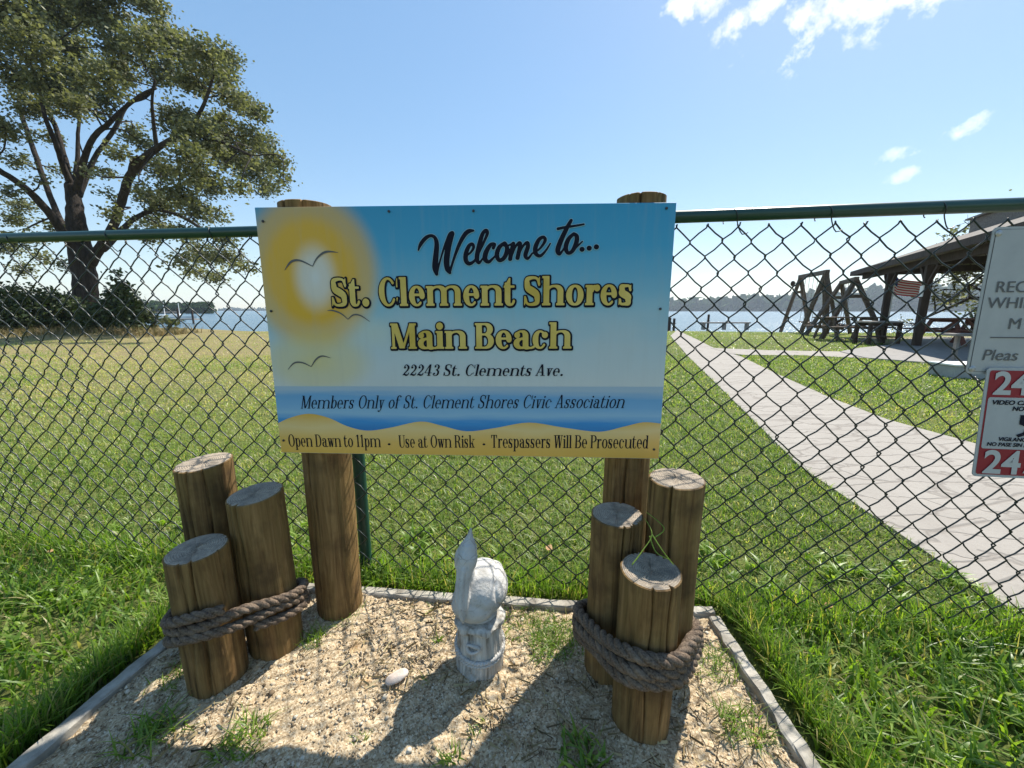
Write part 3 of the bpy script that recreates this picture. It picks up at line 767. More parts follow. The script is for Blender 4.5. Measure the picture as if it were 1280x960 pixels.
def sign_panel():
    mb = MB(); W2, T = SW / 2, .006
    # local frame: x along the sign, -y towards the viewer, z up from the ground
    mb.box((0, 0, .590 + SHGT / 2), (SW, T, SHGT), mat=0, bevel=.0008)
    z0 = .590
    def face(pts, y, mat):
        mb.add([(u - W2, y, z0 + v) for u, v in pts], [list(range(len(pts)))], mat)
    yb = -T / 2 - .0006
    face([(.001, .12 - .11), (SW - .001, .01), (SW - .001, .206), (.001, .198)], yb, 1)
    dune = smoothpath([(0.001, .090), (.04, .107), (.094, .119), (.15, .108), (.205, .083), (.262, .071), (.33, .081), (.417, .100), (.48, .088), (.549, .073), (.63, .084), (.724, .101), (.82, .088), (.919, .077), (.985, .092), (1.04, .106), (SW - .001, .103)], 5)
    n = len(dune); yd = yb - .0006
    V = [(u - W2, yd, z0 + v) for u, v in dune] + [(u - W2, yd, z0 + .0015) for u, v in dune]
    mb.add(V, [(i, n + i, n + i + 1, i + 1) for i in range(n - 1)], 2)
    # birds
    for pts in ([(.065, .516, .0005), (.085, .538, .0028), (.110, .541, .0024), (.143, .526, .001)], [(.143, .526, .0009), (.158, .548, .002), (.183, .563, .0027), (.216, .561, .0005)],
                [(.173, .409, .0005), (.187, .410, .0018), (.21, .402, .0018), (.229, .386, .0008)], [(.229, .386, .0008), (.245, .398, .002), (.265, .396, .0018), (.289, .380, .0005)],
                [(.046, .246, .0005), (.066, .265, .002), (.09, .266, .002), (.114, .255, .0008)], [(.114, .255, .0008), (.13, .276, .002), (.148, .285, .002), (.171, .280, .0005)]):
        P = smoothpath(pts, 6); d = np.gradient(P[:, :2], axis=0); d /= np.linalg.norm(d, axis=1)[:, None]; nn = np.stack([-d[:, 1], d[:, 0]], -1) * P[:, 2:3]
        A = P[:, :2] + nn; B = P[:, :2] - nn; k = len(P); yy = yb - .0009
        mb.add([(u - W2, yy, z0 + v) for u, v in A] + [(u - W2, yy, z0 + v) for u, v in B], [(i, k + i, k + i + 1, i + 1) for i in range(k - 1)], 3)
    # printed sky with sun glow
    m = MT('printed_sky', .34, spec=.5); tc = m.coord('Object'); sp = m.N.new('ShaderNodeSeparateXYZ'); m.L.new(tc, sp.inputs[0])
    u = m.math('DIVIDE', m.math('ADD', sp.outputs[0], W2), SW); v = m.math('DIVIDE', m.math('SUBTRACT', sp.outputs[2], .590), SHGT)
    streak = m.noise(m.coord('Object', (1, 1, 6)), 3.5, 4, .55, .4); cl = m.noise(m.coord('Object', (1, 1, 1.8)), 3.2, 3, .5)
    sky = m.ramp(v, [(.28, (.60, .63, .64)), (.45, (.45, .57, .63)), (.62, (.20, .46, .60)), (.85, (.03, .32, .55)), (1, (.012, .27, .50))])
    sky = m.mix(sky, (.50, .57, .60), m.math('MULTIPLY', m.ramp(cl, [(.48, 0.0), (.62, 1.0)]), m.ramp(v, [(.28, .65), (.55, .4), (.75, .0)])))
    def ell(cu, cv, ru, rv):
        a = m.math('DIVIDE', m.math('SUBTRACT', u, cu), ru); b = m.math('DIVIDE', m.math('SUBTRACT', v, cv), rv)
        return m.math('SQRT', m.math('ADD', m.math('MULTIPLY', a, a), m.math('MULTIPLY', b, b)))
    gl = m.ramp(ell(.125, .755, .19, .34), [(.0, 1.0), (.5, 1.0), (.72, .75), (1.0, 0.0)], 'EASE')
    sky = m.mix(sky, (.68, .38, .012), gl)
    g2 = m.ramp(ell(.12, .40, .17, .16), [(.0, .75), (.5, .5), (1.0, 0.0)], 'EASE'); sky = m.mix(sky, (.66, .54, .18), g2)
    core = m.ramp(ell(.135, .735, .07, .165), [(.0, 1.0), (.35, .85), (1.0, 0.0)], 'EASE'); sky = m.mix(sky, (.64, .66, .66), m.math('MULTIPLY', core, .95))
    fog = m.ramp(ell(.27, .52, .12, .10), [(.0, .5), (1.0, 0.0)], 'EASE'); sky = m.mix(sky, (.60, .62, .50), fog)
    dirt = m.noise(m.coord('Object', (14, 14, 1.2)), 3, 5, .65); sky = m.mix(sky, (.36, .38, .38), m.math('MULTIPLY', m.ramp(dirt, [(.5, 0.0), (.78, .16)]), 1.0))
    m.col(sky); m.bump(m.noise(m.coord('Object', (.3, 1, 1)), 3, 2), .05, .01)
    s2 = MT('printed_sea', .34, spec=.5); tc = s2.coord('Object'); sp = s2.N.new('ShaderNodeSeparateXYZ'); s2.L.new(tc, sp.inputs[0])
    v2 = s2.math('DIVIDE', s2.math('SUBTRACT', sp.outputs[2], .590), SHGT)
    st = s2.noise(s2.coord('Object', (1, 1, 14)), 4, 4, .55); vv = s2.math('ADD', v2, s2.math('MULTIPLY', s2.math('SUBTRACT', st, .5), .045))
    s2.col(s2.ramp(vv, [(.10, (.02, .18, .50)), (.145, (.04, .27, .62)), (.18, (.27, .48, .68)), (.215, (.18, .40, .66)), (.25, (.14, .36, .63)), (.285, (.36, .48, .60))]))
    s3 = MT('printed_dune', .36, spec=.5); tc = s3.coord('Object'); sp = s3.N.new('ShaderNodeSeparateXYZ'); s3.L.new(tc, sp.inputs[0])
    v3 = s3.math('DIVIDE', s3.math('SUBTRACT', sp.outputs[2], .590), SHGT); nz = s3.noise(s3.coord('Object', (1, 1, 3)), 4, 3)
    s3.col(s3.ramp(s3.math('ADD', v3, s3.math('MULTIPLY', s3.math('SUBTRACT', nz, .5), .08)), [(.0, (.74, .43, .085)), (.06, (.75, .46, .12)), (.12, (.76, .56, .26)), (.17, (.70, .41, .085))]))
    return mb.build('sign_panel', [m.m, s2.m, s3.m, M['grey_ink']], sign)
panel = sign_panel()
for u, v in ((.020, .641), (.358, .662), (.578, .661), (1.065, .662), (.016, .408), (1.066, .414), (.012, .038), (1.074, .028)):
    mb = MB(); mb.lathe([(.0035, -.0005), (.0033, .0012), (.0016, .0018)], 12); o = mb.build('screw', M['screw'], panel, smooth=False, loc=(u - SW / 2, -.0052, .590 + v)); o.rotation_euler = (R(90), 0, 0)

# ------------------------------------------------------------------ pelican statue
def blob(name, build, voxel, mats, parent, smooth=6, extra=None):
    mb = MB(); build(mb); me = mb.mesh(name); o = bpy.data.objects.new(name, me); COL.objects.link(o)
    rm = o.modifiers.new('r', 'REMESH'); rm.mode = 'VOXEL'; rm.voxel_size = voxel
    sm = o.modifiers.new('s', 'SMOOTH'); sm.factor = .5; sm.iterations = smooth
    dg = bpy.context.evaluated_depsgraph_get(); dg.update(); me2 = bpy.data.meshes.new_from_object(o.evaluated_get(dg), depsgraph=dg)
    o.modifiers.clear(); o.data = me2; bpy.data.meshes.remove(me); me2.name = name
    if extra: extra(me2)
    me2.polygons.foreach_set('use_smooth', np.ones(len(me2.polygons), bool)); me2.materials.clear()
    for m in (mats if isinstance(mats, list) else [mats]): me2.materials.append(m)
    if parent: o.parent = parent
    return o
PEL = (-.090, .975)
statue = empty('pelican_statue', (*PEL, .012)); tag(statue, 'weathered white cement pelican perched on a piling, standing on the sand', 'statue')
def stump():
    nth = 96; th = np.arange(nth) * 2 * math.pi / nth; rs = np.random.default_rng(4); V = []
    g = sum(a * np.sin(k * th + rs.uniform(0, 6.28)) for k, a in ((13, .0012), (31, .0014), (43, .001))) + rs.normal(0, .0006, nth)
    prof = [(-.03, .0655), (0, .0655), (.03, .0645), (.06, .0635), (.09, .0615), (.12, .0595), (.138, .0585), (.145, .063), (.152, .070), (.160, .069), (.166, .060), (.168, .04), (.168, .015)]
    for z, r in prof:
        amp = 1.0 if z < .14 else .5; low = .0025 * np.sin(th * 5 + z * 50) if .14 < z < .164 else 0
        rr = r + g * amp + low; zz = np.full(nth, z + 0.0)
        if .14 < z < .16: zz = zz + .005 * np.sin(th * 7 + 1) + .003 * np.sin(th * 12)
        # two knots with hollow centres facing the viewer
        for a0, zc, w, hh in ((-1.72, .108, .26, .011), (-1.75, .022, .30, .012)):
            q = ((th - a0) / w) ** 2 + ((z - zc) / hh) ** 2; rr = rr + .006 * np.exp(-(np.sqrt(q) - 1) ** 2 * 6) - .010 * np.exp(-q * 3)
        V.append(np.stack([rr * np.cos(th), rr * np.sin(th), zz], -1))
    return V
def build_stump():
    V = stump(); k = len(V); nth = len(V[0])
    # refine along z
    A = np.stack(V); zt = np.linspace(0, k - 1, 60); B = np.stack([[np.interp(zt, np.arange(k), A[:, j, c]) for c in range(3)] for j in range(nth)], 0)  # nth,3,60
    P = B.transpose(2, 0, 1)
    th = np.arange(nth) * 2 * math.pi / nth
    for i in range(60):
        z = P[i, 0, 2]
        for a0, zc, w, hh in ((-1.80 + 2 * math.pi, .108, .26, .011), (-1.86 + 2 * math.pi, .026, .26, .011)):
            q = ((th - a0) / w) ** 2 + ((z - zc) / hh) ** 2; dr = .007 * np.exp(-(np.sqrt(q) - 1) ** 2 * 7) - .014 * np.exp(-q * 2.5)
            rr = np.hypot(P[i, :, 0], P[i, :, 1]); P[i, :, 0] *= (rr + dr) / rr; P[i, :, 1] *= (rr + dr) / rr
    mb = MB(); F = [(i * nth + q, i * nth + (q + 1) % nth, (i + 1) * nth + (q + 1) % nth, (i + 1) * nth + q) for i in range(59) for q in range(nth)]
    F.append(tuple(range(59 * nth, 60 * nth))); mb.add(P.reshape(-1, 3), F)
    st = mb.build('piling', M['stump'], statue, smooth=True)
    mb = MB(); n = 90
    for dz in (0.0, .0095):
        for k3 in range(2):
            a = np.arange(n) * 2 * math.pi / n; ph = a * 26 + k3 * math.pi; rr = .0655 + .0032 * np.cos(ph)
            z = .066 + dz + .0032 * np.sin(ph) - .012 * np.cos(a + 1.3) * .9
            mb.tube(np.stack([rr * np.cos(a), rr * np.sin(a), z], -1), .0042, 6, closed=True)
    mb.build('rope_band', M['pelican'], st, smooth=True)
    for a0, zc in ((-1.80, .108),):
        a = np.linspace(0, 2 * math.pi, 30, endpoint=False); w = 1 + .10 * np.sin(a * 3 + 1); rr = .0655 if zc > .05 else .068
        mb = MB(); mb.tube(np.stack([rr * np.cos(a0 + .27 * np.cos(a) * w), rr * np.sin(a0 + .27 * np.cos(a) * w), zc + .0115 * np.sin(a) * w], -1), .0046 * (1 + .2 * np.sin(a * 2)), 8, closed=True); mb.build('knot', M['pelican'], st, smooth=True)
build_stump()
def pelican(mb):
    rz = lambda a: np.array([[math.cos(a), -math.sin(a), 0], [math.sin(a), math.cos(a), 0], [0, 0, 1]])
    def capsule(p, r):
        P = smoothpath(np.concatenate([np.array(p, float), np.array(r, float)[:, None]], 1), 8); mb.tube(P[:, :3], P[:, 3], 14)
        mb.sphere(P[0, :3], P[0, 3]); mb.sphere(P[-1, :3], P[-1, 3])
    mb.sphere((.004, .016, .236), (.073, .086, .066), 32, 20)             # body
    mb.sphere((-.010, -.022, .216), (.062, .056, .048), 24, 16)            # breast
    mb.sphere((.020, .095, .222), (.036, .050, .026), 16, 10)             # tail
    capsule([(-.012, -.030, .235), (-.022, -.022, .285), (-.024, -.020, .325), (-.024, -.034, .350)], [.032, .019, .0165, .020])   # neck
    capsule([(-.0265, -.042, .346), (-.0245, -.038, .362), (-.0215, -.033, .378)], [.0290, .0305, .0245])                           # head
    capsule([(-.020, -.031, .378), (-.0185, -.028, .396), (-.0165, -.025, .412), (-.015, -.023, .430)], [.0235, .0165, .0085, .0035])  # crest
    capsule([(-.0255, -.050, .342), (-.029, -.062, .305), (-.031, -.070, .262), (-.030, -.075, .236), (-.026, -.076, .212)], [.0225, .0190, .0195, .0165, .007])  # pouch
    capsule([(-.0255, -.066, .342), (-.029, -.082, .300), (-.031, -.091, .255), (-.029, -.092, .228), (-.026, -.086, .206)], [.010, .0075, .0065, .0055, .004])   # bill ridge
    mb.lathe([(.045, .166), (.05, .172), (.04, .185)], 20, (.0, .0, 0))   # perch
def carve(me):
    """feather edges and wing line pressed into the cement"""
    n = len(me.vertices); co = np.empty(n * 3, np.float32); me.vertices.foreach_get('co', co); co = co.reshape(-1, 3)
    no = np.empty(n * 3, np.float32); me.vertices.foreach_get('normal', no); no = no.reshape(-1, 3)
    x, y, z = co.T; d = np.zeros(n)
    a = np.sqrt(((y - .022) / .072) ** 2 + ((z - .246) / .050) ** 2); w = (np.abs(x - .008) > .030) & (z > .17) & (z < .32) & (y > -.06)
    d -= np.where(w, .0040 * np.exp(-((a - .90) / .055) ** 2), 0)                         # wing edge
    sc = np.abs((y * 60 + np.floor(z * 75) * .5) % 1 - .5) * 2
    d -= np.where(w & (a < .82), .0006 * (np.clip(((z * 75) % 1) - .72 + .25 * sc, 0, 1) > .12), 0)   # feather rows
    d -= np.where((z > .22) & (z < .335) & (y < -.03), .0016 * np.exp(-((np.abs(x + .029) - .0105) / .0022) ** 2), 0)   # line between bill and pouch
    d += (fbm(x * 1.0 + z, y + z * .7, 3, 3, 60) - .5) * .0009
    me.vertices.foreach_set('co', (co + no * d[:, None]).astype(np.float32).ravel()); me.update()
bird = blob('pelican', pelican, .0026, M['pelican'], statue, 5, carve)
bird.rotation_euler = (0, 0, R(-6))
for s in (-1, 1):
    mb = MB(); mb.sphere((0, 0, 0), .0032, 10, 8); mb.build('eye', M['stump'], bird, smooth=True, loc=(-.0245 + s * .0255, -.046, .352))

# ------------------------------------------------------------------ small things on the bed
def flat_stone():
    mb = MB(); mb.sphere((0, 0, 0), (.034, .017, .008), 18, 10); me = mb.mesh('flat_stone', True)
    n = len(me.vertices); co = np.empty(n * 3, np.float32); me.vertices.foreach_get('co', co); co = co.reshape(-1, 3)
    co *= (1 + .25 * (fbm(co[:, 0] + 3, co[:, 1] + co[:, 2], 6, 3, 60)[:, None] - .5)); me.vertices.foreach_set('co', co.ravel())
    p = gnd(496, 846, .03); o = link_mesh('flat_stone', me, mottled('pale_pink_stone', (.42, .33, .27), (.66, .58, .50), 40, .8, .3, .002, .3), loc=p); o.rotation_euler = (R(4), R(-6), R(32))
    tag(o, 'pale flat stone lying on the sand left of the pelican statue', 'stone')
flat_stone()
def tuft(px, py, n, h, spread, label, broad=.005, tall=.0, z=.02):
    p = gnd(px, py, z); x = np.clip(rng.normal(0, spread, n), -1.4 * spread, 1.4 * spread); y = np.clip(rng.normal(0, spread, n), -1.4 * spread, 1.4 * spread)
    hh = rng.uniform(.5, 1.1, n) * h; t = np.clip(rng.normal(.5, .2, n), 0, .95)
    o = blades('grass_tuft', x, y, hh, rng.uniform(.6, 1.2, n) * broad, rng.uniform(.35, 1.3, n), 'grass_tall', t, 4, kind=None)
    o.location = (p[0], p[1], p[2] - .012); return tag(o, label, 'grass tuft', 'weed tufts growing in the sandy bed')
tuft(305, 925, 144, .055, .030, 'big grass tuft on the sand in front of the shortest left log', .0055)
tuft(190, 925, 110, .075, .030, 'dark shaded grass tuft in the lower left corner of the bed', .007)
tuft(432, 770, 110, .050, .030, 'grass sprouting round the foot of the left sign post', .003)
tuft(392, 800, 72, .065, .018, 'thin dry blades between the roped left trio and the sign post', .003)
tuft(695, 800, 576, .050, .050, 'dense green grass mat beside the dark topped log of the right trio', .0035)
tuft(660, 775, 312, .040, .055, 'low grass creeping from the long edging board right of the pelican', .003)
tuft(548, 800, 13, .040, .006, 'small upright sprout left of the pelican perch', .0055)
tuft(535, 765, 62, .030, .030, 'short grass against the edging board left of the pelican', .003)
tuft(598, 910, 16, .035, .012, 'small sprout on the sand right in front of the pelican piling', .006)
tuft(565, 945, 21, .040, .012, 'weed sprout on the bottom edge of the sand, below the pelican', .006)
tuft(730, 945, 62, .045, .030, 'dark broad leaved weeds in the shade left of the shortest right log', .012)
tuft(450, 920, 18, .025, .010, 'tiny sprout on the sunny sand left of the pelican shadow', .004)
tuft(530, 850, 12, .030, .006, 'thin sprout beside the flat stone', .004)
tuft(890, 830, 168, .050, .040, 'grass leaning over the sand beside the right rope', .0035)
tuft(600, 752, 150, .035, .060, 'low grass creeping over the edging board behind the pelican', .003)
tuft(215, 850, 90, .05, .030, 'grass hanging over the left edging board beside the shortest left log', .004)
tuft(930, 905, 144, .055, .035, 'trailing grass in the lower right corner of the sand', .0035)
def bent_blade():
    a = at(752 + 40, 712, .80); mb = MB()
    for pts in ([(790, 706, .79), (802, 690, .81), (815, 668, .84), (806, 648, .88)], [(815, 668, .84), (828, 688, .81), (842, 706, .79)], [(812, 670, .84), (820, 690, .82), (838, 700, .80)], [(818, 672, .84), (830, 660, .86), (808, 640, .9)]):
        P = smoothpath([at(*p) for p in pts], 6); mb.tube(P, np.linspace(.0016, .0008, len(P)), 5, tint=.8)
    o = mb.build('bent_grass', M['grass_tall'], smooth=True, tint=True); tag(o, 'folded pale grass blades tied over the shortest right log', 'grass blade')
bent_blade()
def dead_leaf(px, py, s, rot, label):
    p = gnd(px, py, .035); P = [(-1, 0), (-.5, .35), (0, .48), (.55, .3), (1, 0), (.55, -.3), (0, -.48), (-.5, -.35)]
    mb = MB(); V = [(x * s, y * s, .25 * s * (x * x) + .3 * s * abs(y)) for x, y in P] + [(0, 0, 0)]
    mb.add(V, [(i, (i + 1) % 8, 8) for i in range(8)], tint=.5); o = mb.build('dead_leaf', M['dead_leaf'], loc=p); o.rotation_euler = (.2, .15, rot); tag(o, label, 'leaf', 'dead leaves lying in the grass')
M['dead_leaf'] = mottled('dead_leaf', (.20, .11, .05), (.42, .27, .14), 60, .8, .2, .002, .2)
dead_leaf(1035, 757, .022, .3, 'large tan dead leaf in the grass right of the right edging board')
dead_leaf(686, 686, .030, 1.2, 'curled brown dead leaf on the lawn behind the fence, right of the pelican')
dead_leaf(62, 690, .020, 2.0, 'small orange dead leaf at the fence foot on the far left')

# ------------------------------------------------------------------ chain link fence
fence = empty('chain_link_fence', (FENCE[1][0], FENCE[1][1], 0)); tag(fence, 'dark green chain link fence with a top rail crossing behind the welcome sign', 'fence')
FO = np.array([FENCE[1][0], FENCE[1][1], 0.])
def chain_mesh():
    mb = MB(); PX, PZ = .0845, .0885; ztop = 1.238; rows = int(ztop / (PZ / 2))
    rs = np.random.default_rng(3)
    for (a, b) in ((FENCE[1], FENCE[0]), (FENCE[1], FENCE[2])):
        a = np.array(a); b = np.array(b); Ln = np.linalg.norm(b - a); d = (b - a) / Ln; nrm = np.array([-d[1], d[0]])
        nw = int(Ln / (PX / 2))
        for i in range(nw):
            pts = []
            for k in range(rows + 1):
                side = (i + k) % 2; s = (i + side) * PX / 2 + (.0022 if side else -.0022)
                z = ztop - k * PZ / 2; wob = .0022 * math.sin(i * 1.7 + k * .9); off = .0024 * (1 if side else -1)
                wave = .010 * math.sin(i * .21 + k * .33) + .006 * math.sin(i * .9 - k * .2)
                for e in (-1, 1):     # rounded bend
                    p = a + d * (s + wob + (-.004 if side else .004) * .55) + nrm * (off * e + wave)
                    pts.append((p[0], p[1], z - e * -.0038 * -1 + .0 + wob))
                if k < rows:
                    pm = a + d * ((i + .5) * PX / 2 + wob) + nrm * (wave - off * .4)
                    pts.append((pm[0], pm[1], z - PZ / 4 + rs.normal(0, .0006)))
            # knuckle at the top
            P = np.array(pts); P[::, 2] = np.maximum(P[:, 2], .0)
            mb.tube(P - FO, .0023, 5, cap=True)
    mb.build('chain_mesh', M['vinyl'], fence, smooth=True)
chain_mesh()
def rails():
    rail_z = [1.262, 1.258, 1.283]
    mb = MB(); mb.tube([np.array([*FENCE[i], rail_z[i]]) - FO for i in (0, 1)], .0175, 14); mb.build('top_rail', M['green_paint'], fence, angle=40)
    mb = MB(); mb.tube([np.array([*FENCE[i], rail_z[i]]) - FO for i in (1, 2)], .0175, 14); mb.build('top_rail', M['green_paint'], fence, angle=40)
    for (x, y, r) in ((-.562, 1.392, .022), (-3.3, 1.76, .022), (2.9, .93, .022)):
        mb = MB(); mb.lathe([(r, -.05), (r, 1.235), (r * 1.15, 1.236), (r * 1.15, 1.262), (r * .5, 1.278)], 16, (x, y, 0) - FO); mb.build('fence_post', M['green_paint'], fence, angle=40)
    # tie wires
    for x in (-2.6, -2.2, -1.83, -1.42, -1.02, -.62, .62, .86, 1.13, 1.37, 1.62, 1.95, 2.3):
        y = float(fence_y(np.array(x))); z = 1.26 + (.004 * x); mb = MB(); a = np.linspace(-2.6, 2.4, 22)
        tw = np.stack([np.full(22, x) + np.linspace(-.012, .014, 22), y + .0205 * np.cos(a + math.pi / 2), z + .0205 * np.sin(a + math.pi / 2)], -1)
        tail = np.array([tw[-1] + (.006, .0, -.018), tw[-1] + (.02, .003, -.035), tw[-1] + (.034, .0, -.03)])
        mb.tube(smoothpath(np.concatenate([tw, tail]), 2) - FO, .0016, 5); mb.build('tie_wire', M['vinyl'], fence, smooth=True)
rails()
# ================================================================== LETTERING (own serif and brush letters, contoured from strokes)
def seg_sdf(P, pts, rad):
    d = np.full(len(P), 9e9)
    for i in range(len(pts) - 1):
        a, b = pts[i], pts[i + 1]; ab = b - a; L2 = ab @ ab + 1e-12
        t = np.clip(((P - a) @ ab) / L2, 0, 1)
        q = P - a - t[:, None] * ab
        d = np.minimum(d, np.sqrt((q * q).sum(1)) - (rad[i] + (rad[i + 1] - rad[i]) * t))
    return d
def poly_sdf(P, V):
    V = np.asarray(V, float); n = len(V); d = np.full(len(P), 9e9); ins = np.zeros(len(P), bool)
    for i in range(n):
        a, b = V[i], V[(i + 1) % n]; ab = b - a
        t = np.clip(((P - a) @ ab) / (ab @ ab + 1e-12), 0, 1); q = P - a - t[:, None] * ab; d = np.minimum(d, (q * q).sum(1))
        c = ((a[1] > P[:, 1]) != (b[1] > P[:, 1])) & (P[:, 0] < (b[0] - a[0]) * (P[:, 1] - a[1]) / (b[1] - a[1] + 1e-12) + a[0]); ins ^= c
    d = np.sqrt(d); return np.where(ins, -d, d)
def contour(D, x0, y0, h, level):
    """marching squares, returns closed loops"""
    ny, nx = D.shape; G = D - level; G = np.where(np.abs(G) < 1e-9, 1e-9, G); S = G < 0
    code = S[:-1, :-1] * 1 + S[:-1, 1:] * 2 + S[1:, 1:] * 4 + S[1:, :-1] * 8
    TB = {1: [(3, 0)], 2: [(0, 1)], 3: [(3, 1)], 4: [(1, 2)], 5: [(3, 2), (1, 0)], 6: [(0, 2)], 7: [(3, 2)], 8: [(2, 3)], 9: [(2, 0)], 10: [(0, 3), (2, 1)], 11: [(2, 1)], 12: [(1, 3)], 13: [(1, 0)], 14: [(0, 3)]}
    nxt = {}
    def key(i, j, e): return (i, j, 0) if e == 0 else (i, j + 1, 1) if e == 1 else (i + 1, j, 0) if e == 2 else (i, j, 1)
    for i, j in zip(*np.nonzero((code > 0) & (code < 15))):
        for a, b in TB[int(code[i, j])]: nxt[key(i, j, a)] = key(i, j, b)
    def pos(k):
        i, j, ax = k
        if ax == 0: g0, g1 = G[i, j], G[i, j + 1]; t = g0 / (g0 - g1); return (x0 + (j + t) * h, y0 + i * h)
        g0, g1 = G[i, j], G[i + 1, j]; t = g0 / (g0 - g1); return (x0 + j * h, y0 + (i + t) * h)
    loops = []; seen = set()
    for k in list(nxt):
        if k in seen: continue
        L_ = []; c = k
        while c is not None and c not in seen: seen.add(c); L_.append(pos(c)); c = nxt.get(c)
        if len(L_) > 5: loops.append(np.array(L_))
    return loops
def field(prims, h, pad):
    allp = np.concatenate([np.asarray(p[1], float) for p in prims]); mr = max([max(p[2]) if p[0] == 's' else 0 for p in prims])
    lo = (np.floor((allp.min(0) - pad - mr) / h) + .37) * h; hi = allp.max(0) + pad + mr
    xs = np.arange(lo[0], hi[0] + h, h); ys = np.arange(lo[1], hi[1] + h, h); X, Y = np.meshgrid(xs, ys); P = np.stack([X.ravel(), Y.ravel()], -1)
    d = np.full(len(P), 9e9)
    for p in prims: d = np.minimum(d, seg_sdf(P, np.asarray(p[1], float), p[2]) if p[0] == 's' else poly_sdf(P, p[1]))
    return d.reshape(X.shape), lo[0], lo[1]

